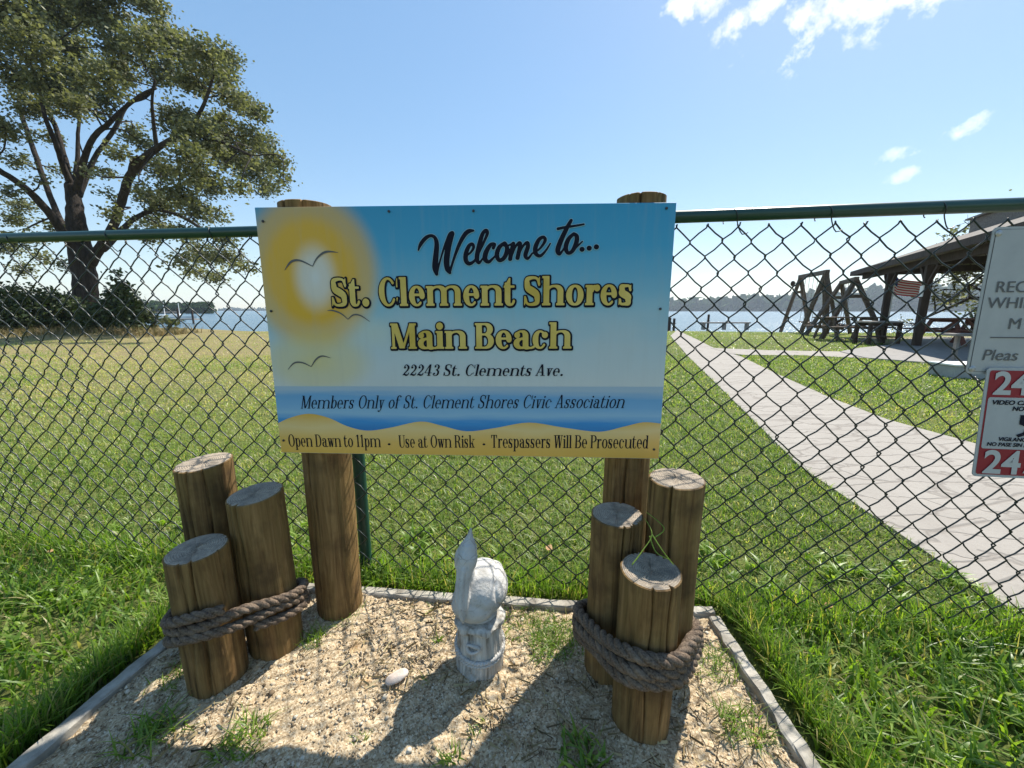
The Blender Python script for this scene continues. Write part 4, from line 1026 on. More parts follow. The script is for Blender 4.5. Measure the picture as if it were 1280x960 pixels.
def serif_glyph(ch, S, T, X=.68, E=.09, TS=.055, A=1.02, D=.28):
    pr = []; C = 1.0; E = E
    def rect(x0, y0, x1, y1): pr.append(('p', [(x0, y0), (x1, y0), (x1, y1), (x0, y1)]))
    def poly(*v): pr.append(('p', list(v)))
    def st(pts, r): pr.append(('s', np.asarray(pts, float), list(r)))
    def slab(x0, x1, y): rect(x0, y, x1, y + TS)
    def stem(x, y0, y1, foot=3, head=0, w=None):
        w = w or S; rect(x, y0, x + w, y1)
        if foot: slab(x - (E if foot & 1 else 0), x + w + (E if foot & 2 else 0), y0)
        if head: slab(x - (E if head & 1 else 0), x + w + (E if head & 2 else 0), y1 - TS)
    def arc(cx, cy, rx, ry, a0, a1, tk=None, tn=None, side=0, n=26):
        tk = tk or S; tn = tn or T; a = np.radians(np.linspace(a0, a1, n)); c = np.cos(a)
        w = np.abs(c) ** 1.5
        if side > 0: w = np.where(c > 0, w, w * .15)
        if side < 0: w = np.where(c < 0, w, w * .15)
        r = tn / 2 + (tk - tn) / 2 * w
        st(np.stack([cx + rx * c, cy + ry * np.sin(a)], -1), r)
    def ball(x, y, r): st([(x, y), (x + 1e-3, y)], [r, r])
    def bowl(x0, x1, y0, y1, a0=0, a1=360, side=0, tk=None):
        tk = tk or S; arc((x0 + x1) / 2, (y0 + y1) / 2, (x1 - x0) / 2 - tk / 2, (y1 - y0) / 2 - T / 2, a0, a1, tk, None, side)
    def diag(x0, y0, x1, y1, w):
        poly((x0 - w / 2, y0), (x0 + w / 2, y0), (x1 + w / 2, y1), (x1 - w / 2, y1))
    b = E; o = .012
    nw = .27 + S * .55                                   # counter step for n, h, m, u
    if ch == 'o': w = .30 + S * 1.75; bowl(.02, .02 + w, -o, X + o); adv = w + .05
    elif ch == 'e':
        w = .27 + S * 1.65; bowl(.02, .02 + w, -o, X + o, 0, 180, 0, S * .92); bowl(.02, .02 + w, -o, X + o, 180, 312, -1); rect(.02 + S * .6, X * .50, .02 + w - T, X * .50 + T * 1.1); adv = w + .05
    elif ch == 'c':
        w = .27 + S * 1.55; bowl(.02, .02 + w, -o, X + o, 52, 322, -1); ball(.02 + w - S * .55, X * .76, S * .52); adv = w + .04
    elif ch in 'nhmur' or ch in 'ilk':
        if ch == 'i': stem(b, 0, X, 3, 1); ball(b + S / 2, X + .19, S * .60); adv = b * 2 + S
        elif ch == 'l': stem(b, 0, A, 3, 1); adv = b * 2 + S
        elif ch == 'r':
            stem(b, 0, X, 3, 1); arc(b + S + .13, X - .17, .15, .17 - T / 2, 180, 60, S * .7, T); ball(b + S + .18, X - S * .45, S * .50); adv = b + S + .24 + S * .18
        elif ch == 'k':
            stem(b, 0, A, 3, 1); diag(b + S, X * .38, b + S + .30, X - TS, T * 1.3); diag(b + S + .13, X * .58, b + S + .27, 0, S * .95)
            slab(b + S + .14, b + S + .42, X - TS); slab(b + S + .10, b + S + .27 + S * .5 + E, 0); adv = b + S * 1.5 + .27 + E
        elif ch == 'u':
            x2 = b + S + nw - S * .25; rect(b, .24, b + S, X); slab(b - E, b + S, X - TS); arc((b + S / 2 + x2) / 2 + .0, .25, (x2 - b - S / 2) / 2 + .01, .25 - T / 2 + o, 180, 350, S, T, -1)
            rect(x2, 0, x2 + S, X); slab(x2, x2 + S + E, 0); slab(x2 - E, x2 + S, X - TS); adv = x2 + S + E
        else:
            top = A if ch == 'h' else X; stem(b, 0, top, 3, 1); x = b
            for q in range(2 if ch == 'm' else 1):
                x2 = x + S + nw - S * .25; arc((x + S * .7 + x2 + S / 2) / 2, X - .22, (x2 + S / 2 - x - S * .7) / 2, .22 - T / 2 + o, 175, 0, S, T, 1)
                stem(x2, 0, X - .21, 3, 0); x = x2
            adv = x + S + E
    elif ch == 't':
        stem(b * .7, .18, X + .10, 0); poly((b * .7, X), (b * .7 + S, X), (b * .7 + S, X + .26), (b * .7 + S * .75, X + .26)); slab(0, b * .7 + S + .17, X - TS)
        arc(b * .7 + S / 2 + .13, .20, .13, .20 - T / 2 + o, 180, 345, S, T, -1); adv = b * .7 + S + .22
    elif ch == 'f':
        stem(b, 0, A - .18, 3); arc(b + S / 2 + .15, A - .19, .15, .19 - T / 2, 180, 40, S, T, -1); ball(b + S / 2 + .24, A - .10, S * .5); slab(0, b + S + .18, X - TS); adv = b + S + .20
    elif ch in 'dbp':
        w = .27 + S * 1.6
        if ch == 'd': bowl(.02, .02 + w - S * .3, -o, X + o, 0, 360, -1); x = .02 + w - S; rect(x, 0, x + S, A); slab(x, x + S + E, 0); slab(x - E, x + S, A - TS); adv = x + S + E
        if ch == 'b': rect(b, 0, b + S, A); slab(b - E, b + S, A - TS); bowl(b + S * .3, b + w, -o, X + o, 0, 360, 1); adv = b + w + .03
        if ch == 'p': stem(b, -D, X, 3, 1); bowl(b + S * .3, b + w, -o, X + o, 0, 360, 1); adv = b + w + .03
    elif ch == 'a':
        x = .22 + S * .75; rect(x, .12, x + S, X - .2); arc(x + S / 2 - .16 - S * .1, X - .2, .16 + S * .1, .2 - T / 2 + o, 0, 140, S, T, 1); ball(.05 + S * .5, X - .17, S * .5)
        arc(x - .02, .205, x - .02 - S / 2 - .02, .205 - T / 2 + o, 60, 300, S, T, -1); rect(x - .06, .36, x + .02, .36 + T); rect(x - .06, 0, x + .02, T)
        arc(x + S + .06, .11, .06 + S * .5, .11 - T / 2 + o, 180, 330, S, T, -1); adv = x + S + .12
    elif ch in 'sS':
        H = X if ch == 's' else C; w = (.27 + S * 1.05) if ch == 's' else (.36 + S * 1.35); q = T / 2 + S * .10
        pts = [(w - .05, H * .75, T * .6), (w * .80, H * .93, T * .55), (w * .52, H + o - T * .6, T * .65), (w * .22, H * .90, S * .36), (.06 + S * .35, H * .745, S * .46), (w * .27, H * .60, S * .52), (w * .52, H * .505, S * .56),
               (w * .76, H * .40, S * .52), (w - .04 - S * .35, H * .265, S * .46), (w * .80, H * .10, S * .36), (w * .50, -o + T * .6, T * .65), (w * .22, H * .07, T * .55), (.07, H * .25, T * .6)]
        P = smoothpath(pts, 5); st(P[:, :2], P[:, 2]); poly((w - .075, H * .68), (w - .02, H * .68), (w - .02, H + o), (w - .075, H * .94)); poly((.02, -o), (.075, H * .06), (.09, H * .33), (.02, H * .33)); adv = w + .05
    elif ch in 'vwy':
        w = .24 + S * .75; m = w / 2 + .06
        def vee(x): diag(x + .06 + S * .5, X, x + m + .01, 0, S * .98); diag(x + m + .04, 0, x + m + w * .42, X, T * 1.25)
        vee(0); slab(0, .16 + S, X - TS); xr = m + w * .42
        if ch == 'w':
            vee(w * .74); xr = w * .74 + m + w * .42
        slab(xr - .10, xr + .11, X - TS); adv = xr + .11
        if ch == 'y':
            P = [(m + .05, .02), (m - .02, -.14), (m - .10, -D + .03), (m - .17, -D + .06)]; st(P, [T * .7, T * .7, T * .7, T * .7]); ball(m - .17, -D + .09, S * .45)
    elif ch == '.': ball(.05 + S * .58, S * .55, S * .62); adv = S * 1.2 + .12
    elif ch == '•': ball(.13, .34, .10); adv = .26
    elif ch == ' ': return [], .26
    elif ch == 'C':
        w = .44 + S * 1.5; bowl(.03, .03 + w, -o, C + o, 42, 325, -1); poly((w - .02, C * .66), (w + .035, C * .66), (w + .035, C + o), (w - .01, C * .93)); poly((w - .02, 0.10), (w + .03, .30), (w - .03, .30)); adv = w + .08
    elif ch == 'O': w = .46 + S * 1.7; bowl(.03, .03 + w, -o, C + o); adv = w + .06
    elif ch in 'MABDPRTUW':
        if ch == 'M':
            x2 = .50 + S * 1.25; rect(b, 0, b + T * 1.4, C); slab(0, b * 2 + T * 1.4, 0); diag(b + S * .55, C, (b + x2) / 2 + S * .2, .02, S); diag((b + x2) / 2 + S * .35, .02, x2 + S * .3, C, T * 1.3)
            stem(x2, 0, C, 3, 2); slab(0, b + S, C - TS); adv = x2 + S + E
        elif ch == 'A':
            w = .50 + S * 1.1; m = w / 2; diag(.09, 0, m, C, T * 1.4); diag(w - S * .55, 0, m + .02, C, S); rect(w * .26, C * .3, w * .70, C * .3 + T * 1.1); slab(0, .22, 0); slab(w - S - .12, w + .09, 0); adv = w + .08
        elif ch in 'BDPR':
            stem(b, 0, C, 1, 1); w = .40 + S
            if ch == 'D': rect(b, 0, b + w * .5, T); rect(b, C - T, b + w * .5, C); arc(b + w * .45, C / 2, w * .62 - S / 2 + S * .3, C / 2 - T / 2, -90, 90, S, T); adv = b + w * 1.07 + S * .3 + .05
            else:
                y = .46 if ch != 'B' else .52; xm = b + S + .10; rect(b, C - T, xm, C); rect(b, y, xm, y + T); arc(xm, (C + y) / 2, .20 + S * .15, (C - y) / 2 - T / 2, -90, 90, S, T); adv = xm + .22 + S * .65
                if ch == 'B': rect(b, 0, xm, T); arc(xm, (y + T) / 2, .24 + S * .15, (y + T) / 2 - T / 2, -90, 90, S, T); adv += .05
                if ch == 'P': slab(b, b + S + E, 0)
                if ch == 'R':
                    slab(b, b + S + E, 0); P = smoothpath([(xm, y + .02, T * .7), (xm + .15, y - .06, S * .42), (xm + .19, .24, S * .5), (xm + .23, .06, S * .4), (xm + .34, .02, T * .6)], 5); st(P[:, :2], P[:, 2]); adv += .10
        elif ch == 'T':
            w = .46 + S * .9; x = w / 2 - S / 2; stem(x, 0, C, 3); rect(0, C - TS, w, C); poly((0, C), (0, C - .27), (.045, C - .27), (.10, C - TS)); poly((w, C), (w, C - .27), (w - .045, C - .27), (w - .10, C - TS)); adv = w + .04
        elif ch == 'U':
            x2 = b + S + .33; rect(b, .3, b + S, C); slab(0, b + S + E, C - TS); arc((b + S / 2 + x2 + T) / 2, .31, (x2 + T - b - S / 2) / 2, .31 - T / 2 + o, 180, 360, S, T, -1); rect(x2 + T * .3, .3, x2 + T * 1.7, C); slab(x2 - E, x2 + E + T * 2, C - TS); adv = x2 + T * 2 + E
        elif ch == 'W':
            w = .38 + S * .8
            for x in (0, w * .72): diag(x + .08 + S * .5, C, x + w * .52, 0, S); diag(x + w * .58, 0, x + w * .92, C, T * 1.3)
            slab(0, .18 + S, C - TS); slab(w * .72 - .02, w * .72 + .2 + S * .8, C - TS); slab(w * 1.64 - .1, w * 1.64 + .1, C - TS); adv = w * 1.64 + .1
    elif ch in '1234':
        if ch == '1': x = .16; stem(x, 0, C, 3); poly((x, C), (x, C - TS * 1.5), (x - .12, C - .20), (x - .12, C - .14)); adv = x + S + E + .06
        elif ch == '2':
            w = .34 + S * 1.1; P = smoothpath([(.06 + S * .4, .74, S * .4), (.10, .86, T * .6), (w * .45, C - T * .5, T * .6), (w - S * .5 - .02, .76, S * .5), (w * .72, .50, S * .36), (w * .35, .24, T * .8), (.07, .06, T * .6)], 6); st(P[:, :2], P[:, 2])
            ball(.07 + S * .4, .72, S * .55); P = smoothpath([(.07, .07, T * .6), (w * .3, .13, S * .42), (w * .62, .07, S * .5), (w - .06, .10, S * .3), (w - .01, .26, T * .5)], 5); st(P[:, :2], P[:, 2]); adv = w + .05
        elif ch == '3':
            w = .34 + S * 1.0; arc(w * .48, .76, w * .34, .24 - T / 2, 150, -90, S, T, 1); arc(w * .46, .265, w * .42, .265 - T / 2 + o, 90, -150, S, T, 1); ball(.07 + S * .4, .80, S * .5); ball(.06 + S * .4, .20, S * .5); adv = w + .04
        elif ch == '4': w = .42 + S; x = w * .55; stem(x, 0, C, 3); diag(.05, .27, x + S * .3, C, T * 1.4); rect(.02, .24, w + .04, .24 + TS); adv = w + .08
    return pr, adv

GC = {}
def text_loops(text, style, h=.02, level=0.0, track=0.0):
    S, T, X, E, TS, A = style; x = 0; parts = []
    for ch in text:
        k = (ch, style)
        if k not in GC:
            pr, adv = serif_glyph(ch, S, T, X, E, TS, A); GC[k] = ((field(pr, h, .09) if pr else None), adv)
        fl, adv = GC[k]
        if fl is not None: parts.append((fl, x))
        x += round((adv + track) / h) * h
    # one shared field for the whole line, so that touching outlines merge
    i0 = [round((f[1] + q) / h - .37) for f, q in parts]; j0 = [round(f[2] / h - .37) for f, q in parts]
    W_ = max(i + f[0].shape[1] for i, (f, q) in zip(i0, parts)) - min(i0) + 2; H_ = max(j + f[0].shape[0] for j, (f, q) in zip(j0, parts)) - min(j0) + 2
    D = np.full((H_, W_), 9.0)
    for i, j, (f, q) in zip(i0, j0, parts):
        v = D[j - min(j0) + 1:j - min(j0) + 1 + f[0].shape[0], i - min(i0) + 1:i - min(i0) + 1 + f[0].shape[1]]; np.minimum(v, f[0], out=v)
    return contour(D, (min(i0) - .63) * h, (min(j0) - .63) * h, h, level), x
def loops_mesh(name, loops, depth):
    cu = bpy.data.curves.new(name, 'CURVE'); cu.dimensions = '2D'; cu.fill_mode = 'FRONT'; cu.extrude = depth
    for L_ in loops:
        s = cu.splines.new('POLY'); s.points.add(len(L_) - 1)
        s.points.foreach_set('co', np.concatenate([L_, np.zeros((len(L_), 1)), np.ones((len(L_), 1))], 1).astype(np.float32).ravel()); s.use_cyclic_u = True
    o = bpy.data.objects.new(name, cu); COL.objects.link(o)
    dg = bpy.context.evaluated_depsgraph_get(); me = bpy.data.meshes.new_from_object(o.evaluated_get(dg), depsgraph=dg)
    bpy.data.objects.remove(o); bpy.data.curves.remove(cu); return me
def place(name, loops, mat, y, parent, label=None, depth=.00012, org=(0, 0)):
    """letters standing on the front (-y) side of a panel whose local x runs along it"""
    me = loops_mesh(name, loops, depth); n = len(me.vertices); co = np.empty(n * 3, np.float32); me.vertices.foreach_get('co', co); co = co.reshape(-1, 3)
    co = np.stack([co[:, 0] + org[0], y - co[:, 2], co[:, 1] + org[1]], -1); me.vertices.foreach_set('co', co.astype(np.float32).ravel())
    me.update(); me.name = name; me.materials.clear()
    o = link_mesh(name, me, mat, parent)
    if label: o['label'] = label
    return o
def line(text, style, u0, u1, v0, v1, cap, mat, label, shear=0.0, outline=0.0, omat=None, yb=-.0046, track=.0):
    """fit text between u0 and u1, base v0 (left) v1 (right), capital height cap, all in metres on the sign"""
    loops, wid = text_loops(text, style, track=track); lo = min(l[:, 0].min() for l in loops); hi = max(l[:, 0].max() for l in loops)
    sx = (u1 - u0 - shear * 0) / (hi - lo)
    def tf(L_):
        x = (L_[:, 0] - lo) * sx + L_[:, 1] * cap * shear; z = L_[:, 1] * cap
        return np.stack([u0 + x - SW / 2, .590 + v0 + (v1 - v0) * (x / (u1 - u0)) + z], -1)
    if outline:
        ol, _ = text_loops(text, style, level=outline, track=track)
        place('letter_outline', [tf(l) + (.0009, -.0012) for l in ol], omat, yb, panel, 'black outline of the gold words')
        place('lettering', [tf(l) for l in loops], mat, yb - .0006, panel, label)
    else: place('lettering', [tf(l) for l in loops], mat, yb, panel, label)
BOLD = (.235, .080, .70, .055, .078, 1.02); TXT = (.150, .05, .66, .07, .045, 1.0); ITL = (.105, .04, .66, .07, .036, 1.0); CND = (.145, .045, .70, .07, .045, 1.0)
line('St. Clement Shores', BOLD, .189, .989, .421, .424, .074, M['gold'], 'gold words St. Clement Shores', outline=.062, omat=M['black_ink'], track=.035)
line('Main Beach', BOLD, .345, .837, .306, .309, .069, M['gold'], 'gold words Main Beach', outline=.065, omat=M['black_ink'], track=.035)
line('22243 St. Clements Ave.', TXT, .372, .815, .231, .234, .032, M['black_ink'], 'black street address line', shear=.22, track=.03)
line('Members Only of St. Clement Shores Civic Association', ITL, .072, .985, .134, .146, .0375, M['black_ink'], 'slanted members only line', shear=.22, track=.03)
line('Open Dawn to 11pm', CND, .026, .299, .0195, .022, .037, M['black_ink'], 'black opening hours line', track=.02)
line('•', CND, .319, .327, .021, .021, .030, M['black_ink'], 'dot between the notices')
line('Use at Own Risk', CND, .351, .571, .0215, .025, .037, M['black_ink'], 'black own risk line', track=.02)
line('•', CND, .593, .601, .025, .025, .030, M['black_ink'], 'dot between the notices')
line('Trespassers Will Be Prosecuted', CND, .618, 1.058, .0255, .0305, .038, M['black_ink'], 'black trespassers line', track=.02)

def welcome():
    strokes = [
     [(105,238,3),(120,203,9),(150,168,10),(180,154,8),(204,166,9),(213,205,12),(205,280,15),(199,340,15),(207,378,9)], [(208,376,6),(226,312,4),(256,222,5),(288,152,9),(304,140,11)],
     [(303,144,13),(282,212,15),(268,290,16),(270,345,14),(284,370,8)], [(284,368,6),(306,300,6),(340,212,9),(374,152,11),(400,130,11),(425,127,5)],
     [(375,275,4),(405,255,5),(425,225,7),(418,204,8),(398,216,10),(380,260,12),(380,300,12),(400,318,10),(430,300,6),(450,265,5)],
     [(450,265,5),(485,192,6),(505,142,8),(496,126,8),(476,150,10),(455,220,12),(443,288,12),(455,314,7),(475,290,4),(500,255,4)],
     [(538,228,8),(546,206,7),(522,210,10),(497,250,13),(490,290,13),(510,308,9),(538,285,5),(560,260,4)],
     [(602,199,8),(572,224,11),(558,268,12),(572,299,10),(600,284,11),(617,240,12),(608,206,9),(602,199,8)], [(600,215,4),(622,214,4),(645,204,5)],
     [(652,203,10),(641,250,11),(634,292,11)], [(638,290,4),(664,222,5),(686,200,9),(690,218,11),(676,286,11)], [(678,280,4),(706,220,5),(730,199,9),(735,222,11),(721,270,11),(735,290,7),(757,264,4)],
     [(757,262,4),(800,236,5),(831,190,8),(823,168,8),(798,181,10),(778,225,12),(780,261,11),(805,275,8),(836,245,5),(861,204,3)],
     [(975,75,8),(950,122,11),(920,190,13),(904,243,13),(916,265,7),(942,228,4)], [(903,121,7),(950,112,6),(1000,105,5),(1046,97,4)],
     [(992,150,8),(963,180,11),(949,225,12),(960,258,9),(985,250,10),(1006,206,12),(1009,166,11),(992,150,8)], [(1000,235,5),(1022,213,4),(1041,194,3)],
     [(1040,238,13),(1041,239,13)], [(1080,232,13),(1081,233,13)], [(1120,225,13),(1121,226,13)]]
    prims = []
    for s in strokes:
        P = smoothpath([(x, -y, r) for x, y, r in s], 6) if len(s) > 2 else np.array([(x, -y, r) for x, y, r in s], float); prims.append(('s', P[:, :2], list(np.maximum(P[:, 2], 2))))
    D, x0, y0 = field(prims, 2.4, 12); k = .002084 / 4.571; kv = .00197 / 4.571
    def tf(L_): return np.stack([.431 + (L_[:, 0] / 4.571 + 500 - 523) * .002084 - SW / 2, .590 + .51 + (340 - (260 - L_[:, 1] / 4.571)) * .00197], -1)
    place('letter_outline', [tf(l) for l in contour(D, x0, y0, 2.4, 5.0)], M['pale_ink'], -.0046, panel, 'thin pale halo around Welcome to')
    place('lettering', [tf(l) for l in contour(D, x0, y0, 2.4, 1.4)], M['black_ink'], -.0052, panel, 'black brush script Welcome to...')
M['pale_ink'] = MT('pale_blue_halo', .4, (.24, .45, .55), .4).m
welcome()

# ------------------------------------------------------------------ the two notices on the fence
def sans(text, size, x, z, mat, parent, y=-.0030, align='LEFT', bold=0.0, sx=1.0, shear=0.0, label=None):
    cu = bpy.data.curves.new('lettering', 'FONT'); cu.body = text; cu.size = size; cu.align_x = align; cu.offset = bold; cu.extrude = .0001; cu.shear = shear
    o = bpy.data.objects.new('lettering', cu); COL.objects.link(o); dg = bpy.context.evaluated_depsgraph_get(); me = bpy.data.meshes.new_from_object(o.evaluated_get(dg), depsgraph=dg)
    bpy.data.objects.remove(o); bpy.data.curves.remove(cu); n = len(me.vertices); co = np.empty(n * 3, np.float32); me.vertices.foreach_get('co', co); co = co.reshape(-1, 3)
    me.vertices.foreach_set('co', np.stack([co[:, 0] * sx + x, y - co[:, 2], co[:, 1] + z], -1).astype(np.float32).ravel()); me.update(); me.name = 'lettering'; me.materials.clear()
    o = link_mesh('lettering', me, mat, parent)
    if label: o['label'] = label
    return o
def round_plate(w, h, r, t, mats, inner=()):
    """plate: x 0..w, z 0..h, thickness t behind y=0; inner: (x0, z0, x1, z1, r, mat)"""
    mb = MB()
    def rr(x0, z0, x1, z1, r):
        return [(cx + r * math.cos(a), cz + r * math.sin(a)) for cx, cz, s in ((x1 - r, z1 - r, 0), (x0 + r, z1 - r, 90), (x0 + r, z0 + r, 180), (x1 - r, z0 + r, 270)) for a in np.radians(np.linspace(s, s + 90, 6))]
    P = rr(0, 0, w, h, r); n = len(P); mb.add([(x, 0, z) for x, z in P] + [(x, t, z) for x, z in P], [list(range(n)), list(range(2 * n - 1, n - 1, -1))] + [(i, i + n, (i + 1) % n + n, (i + 1) % n) for i in range(n)], 0)
    for i, (x0, z0, x1, z1, q, m) in enumerate(inner):
        P = rr(x0, z0, x1, z1, q); n = len(P); y = -.0006 * (i + 1); mb.add([(x, y, z) for x, z in P], [list(range(n))], m)
    return mb
fdir = math.atan2(FENCE[2][1] - FENCE[1][1], FENCE[2][0] - FENCE[1][0])
def notices():
    s = empty('notice_sign', tuple(at(1207, 467, 1.083)), fdir); s.rotation_euler = (R(-.8), 0, fdir); tag(s, 'pale grey notice with thin lettering wired to the fence at the right edge', 'sign')
    pn = round_plate(.46, .382, .012, .0025, None, [(.006, .006, .454, .376, .008, 1), (.0072, .0072, .4528, .3748, .007, 0)]).build('panel', [M['white_alu'], M['grey_ink']], s)
    for t, sz, x, z in (('REC', .041, .028, .217), ('WHIL', .041, .017, .176), ('M', .041, .074, .122), ('Pleas', .042, .028, .038)): sans(t, sz, x, z, M['grey_ink'], pn, shear=.12 if t == 'Pleas' else .0, label='grey capitals' if t != 'Pleas' else 'grey word Please')
    mb = MB(); mb.box((.24, -.0024, .099), (.40, .0006, .0032)); mb.build('rule_line', M['grey_ink'], pn)
    for x, z in ((.012, .366), (.448, .366), (.012, .014)):
        mb = MB(); mb.lathe([(.008, -.001), (.008, .0015), (.003, .004)], 14); o = mb.build('bolt', M['steel'], pn, loc=(x, -.001, z)); o.rotation_euler = (R(90), 0, 0)
    w = empty('camera_warning_sign', tuple(at(1215, 595, 1.048)), fdir); w.rotation_euler = (R(-4), 0, fdir); tag(w, 'red and white video camera warning sign below the grey notice', 'sign')
    W_, H_ = .33, .302
    pn = round_plate(W_, H_, .010, .0025, None, [(.007, .007, W_ - .007, H_ - .007, .006, 1), (.011, .080, W_ - .011, .222, .006, 0)]).build('panel', [M['white_alu'], M['red_print']], w)
    sans('24', .086, .018, .2315, M['white_print'], pn, -.0024, bold=.0022, label='white number 24, upper'); sans('24', .090, .020, .0125, M['white_print'], pn, -.0024, bold=.0022, label='white number 24, lower')
    sans('HORAS', .034, .118, .048, M['white_print'], pn, -.0024, bold=.0008, label='white word HORAS'); sans('AL DIA', .034, .118, .016, M['white_print'], pn, -.0024, bold=.0008, label='white words AL DIA')
    sans('VIDEO CAMERA', .0165, .020, .203, M['black_ink'], pn, -.0024, bold=.0005, shear=.15, sx=1.12, label='black words, top line'); sans('NO TRESPASSING', .0165, .070, .187, M['black_ink'], pn, -.0024, bold=.0005, shear=.15, sx=1.05, label='black words, second line')
    sans('VIGILANCIA POR VIDEO', .0145, .048, .103, M['black_ink'], pn, -.0024, bold=.0004, shear=.15, label='black Spanish words'); sans('NO PASE SIN AUTORIZACION', .0145, .022, .088, M['black_ink'], pn, -.0024, bold=.0004, shear=.15, label='black Spanish words')
    mb = MB(); f = lambda pts: mb.add([(x, -.0024, z) for x, z in pts], [list(range(len(pts)))])
    f([(.092, .176), (.245, .166), (.245, .136), (.118, .140), (.092, .150)]); f([(.108, .1398), (.122, .1398), (.112, .122), (.094, .114), (.088, .121), (.104, .128)])
    mb.build('camera_emblem', M['black_ink'], pn)
    mb = MB(); mb.tube(smoothpath([(.0, .0, -.004), (-.012, -.004, -.012), (-.004, -.008, -.024), (.012, -.004, -.03), (.018, .01, -.022)], 5) + np.array([1.27, 1.088, .84]), .0018, 6); tag(mb.build('wire_tie', M['vinyl'], smooth=True), 'twisted dark wire holding the lower corner of the grey notice', 'wire')
notices()
# ================================================================== BACKGROUND
def leaves(name, centers, size, mat, tint, parent=None, flat=.5, kind=None, stretch=1.5):
    n = len(centers); s = size * rng.uniform(.6, 1.3, n)
    u = rng.normal(0, 1, (n, 3)); u[:, 2] *= flat; u /= np.linalg.norm(u, axis=1)[:, None]
    v = rng.normal(0, 1, (n, 3)); v -= u * (v * u).sum(1)[:, None]; v /= np.linalg.norm(v, axis=1)[:, None]
    u = u * (s * stretch / 2)[:, None]; v = v * (s / 2)[:, None]
    V = np.stack([centers - u, centers + v, centers + u, centers - v], 1).reshape(-1, 3)
    o = link_mesh(name, np_mesh(name, V, np.arange(n * 4).reshape(n, 4), tint=np.repeat(tint, 4)), M[mat], parent)
    if kind: o['kind'] = kind
    return o
def sprays(lobes, per_m3, spray_n, spray_r, squash=.75, seed=1, cut=.0):
    """lobes: (x,y,z,r). returns leaf positions in clumped sprays, denser towards the skin, and a per-spray value"""
    rs = np.random.default_rng(seed); C = []; T = []
    for (x, y, z, r) in lobes:
        n = max(3, int(per_m3 * r ** 2.2)); d = rs.normal(0, 1, (n, 3)); d /= np.linalg.norm(d, axis=1)[:, None]
        rad = r * rs.uniform(.25, 1.0, n) ** .5 * (1 + .18 * rs.normal(0, 1, n))
        c = np.array([x, y, z]) + d * rad[:, None] * (1, 1, squash)
        k = rs.random(n) > cut; c = c[k]
        tv = np.clip(.45 + rs.normal(0, .18, len(c)), 0, 1)
        off = rs.normal(0, 1, (len(c), spray_n, 3)) * spray_r * (1, 1, .55)
        C.append((c[:, None] + off).reshape(-1, 3)); T.append(np.clip(np.repeat(tv, spray_n) + rs.normal(0, .15, len(c) * spray_n), 0, 1))
    return np.concatenate(C), np.concatenate(T)
def pxr(w, P):   # photo width in px at 3D point -> metres
    v = P - CAM; zc = v @ FW; th = math.atan2(abs(v[0]), zc); return w / F_PX * zc * math.cos(th)

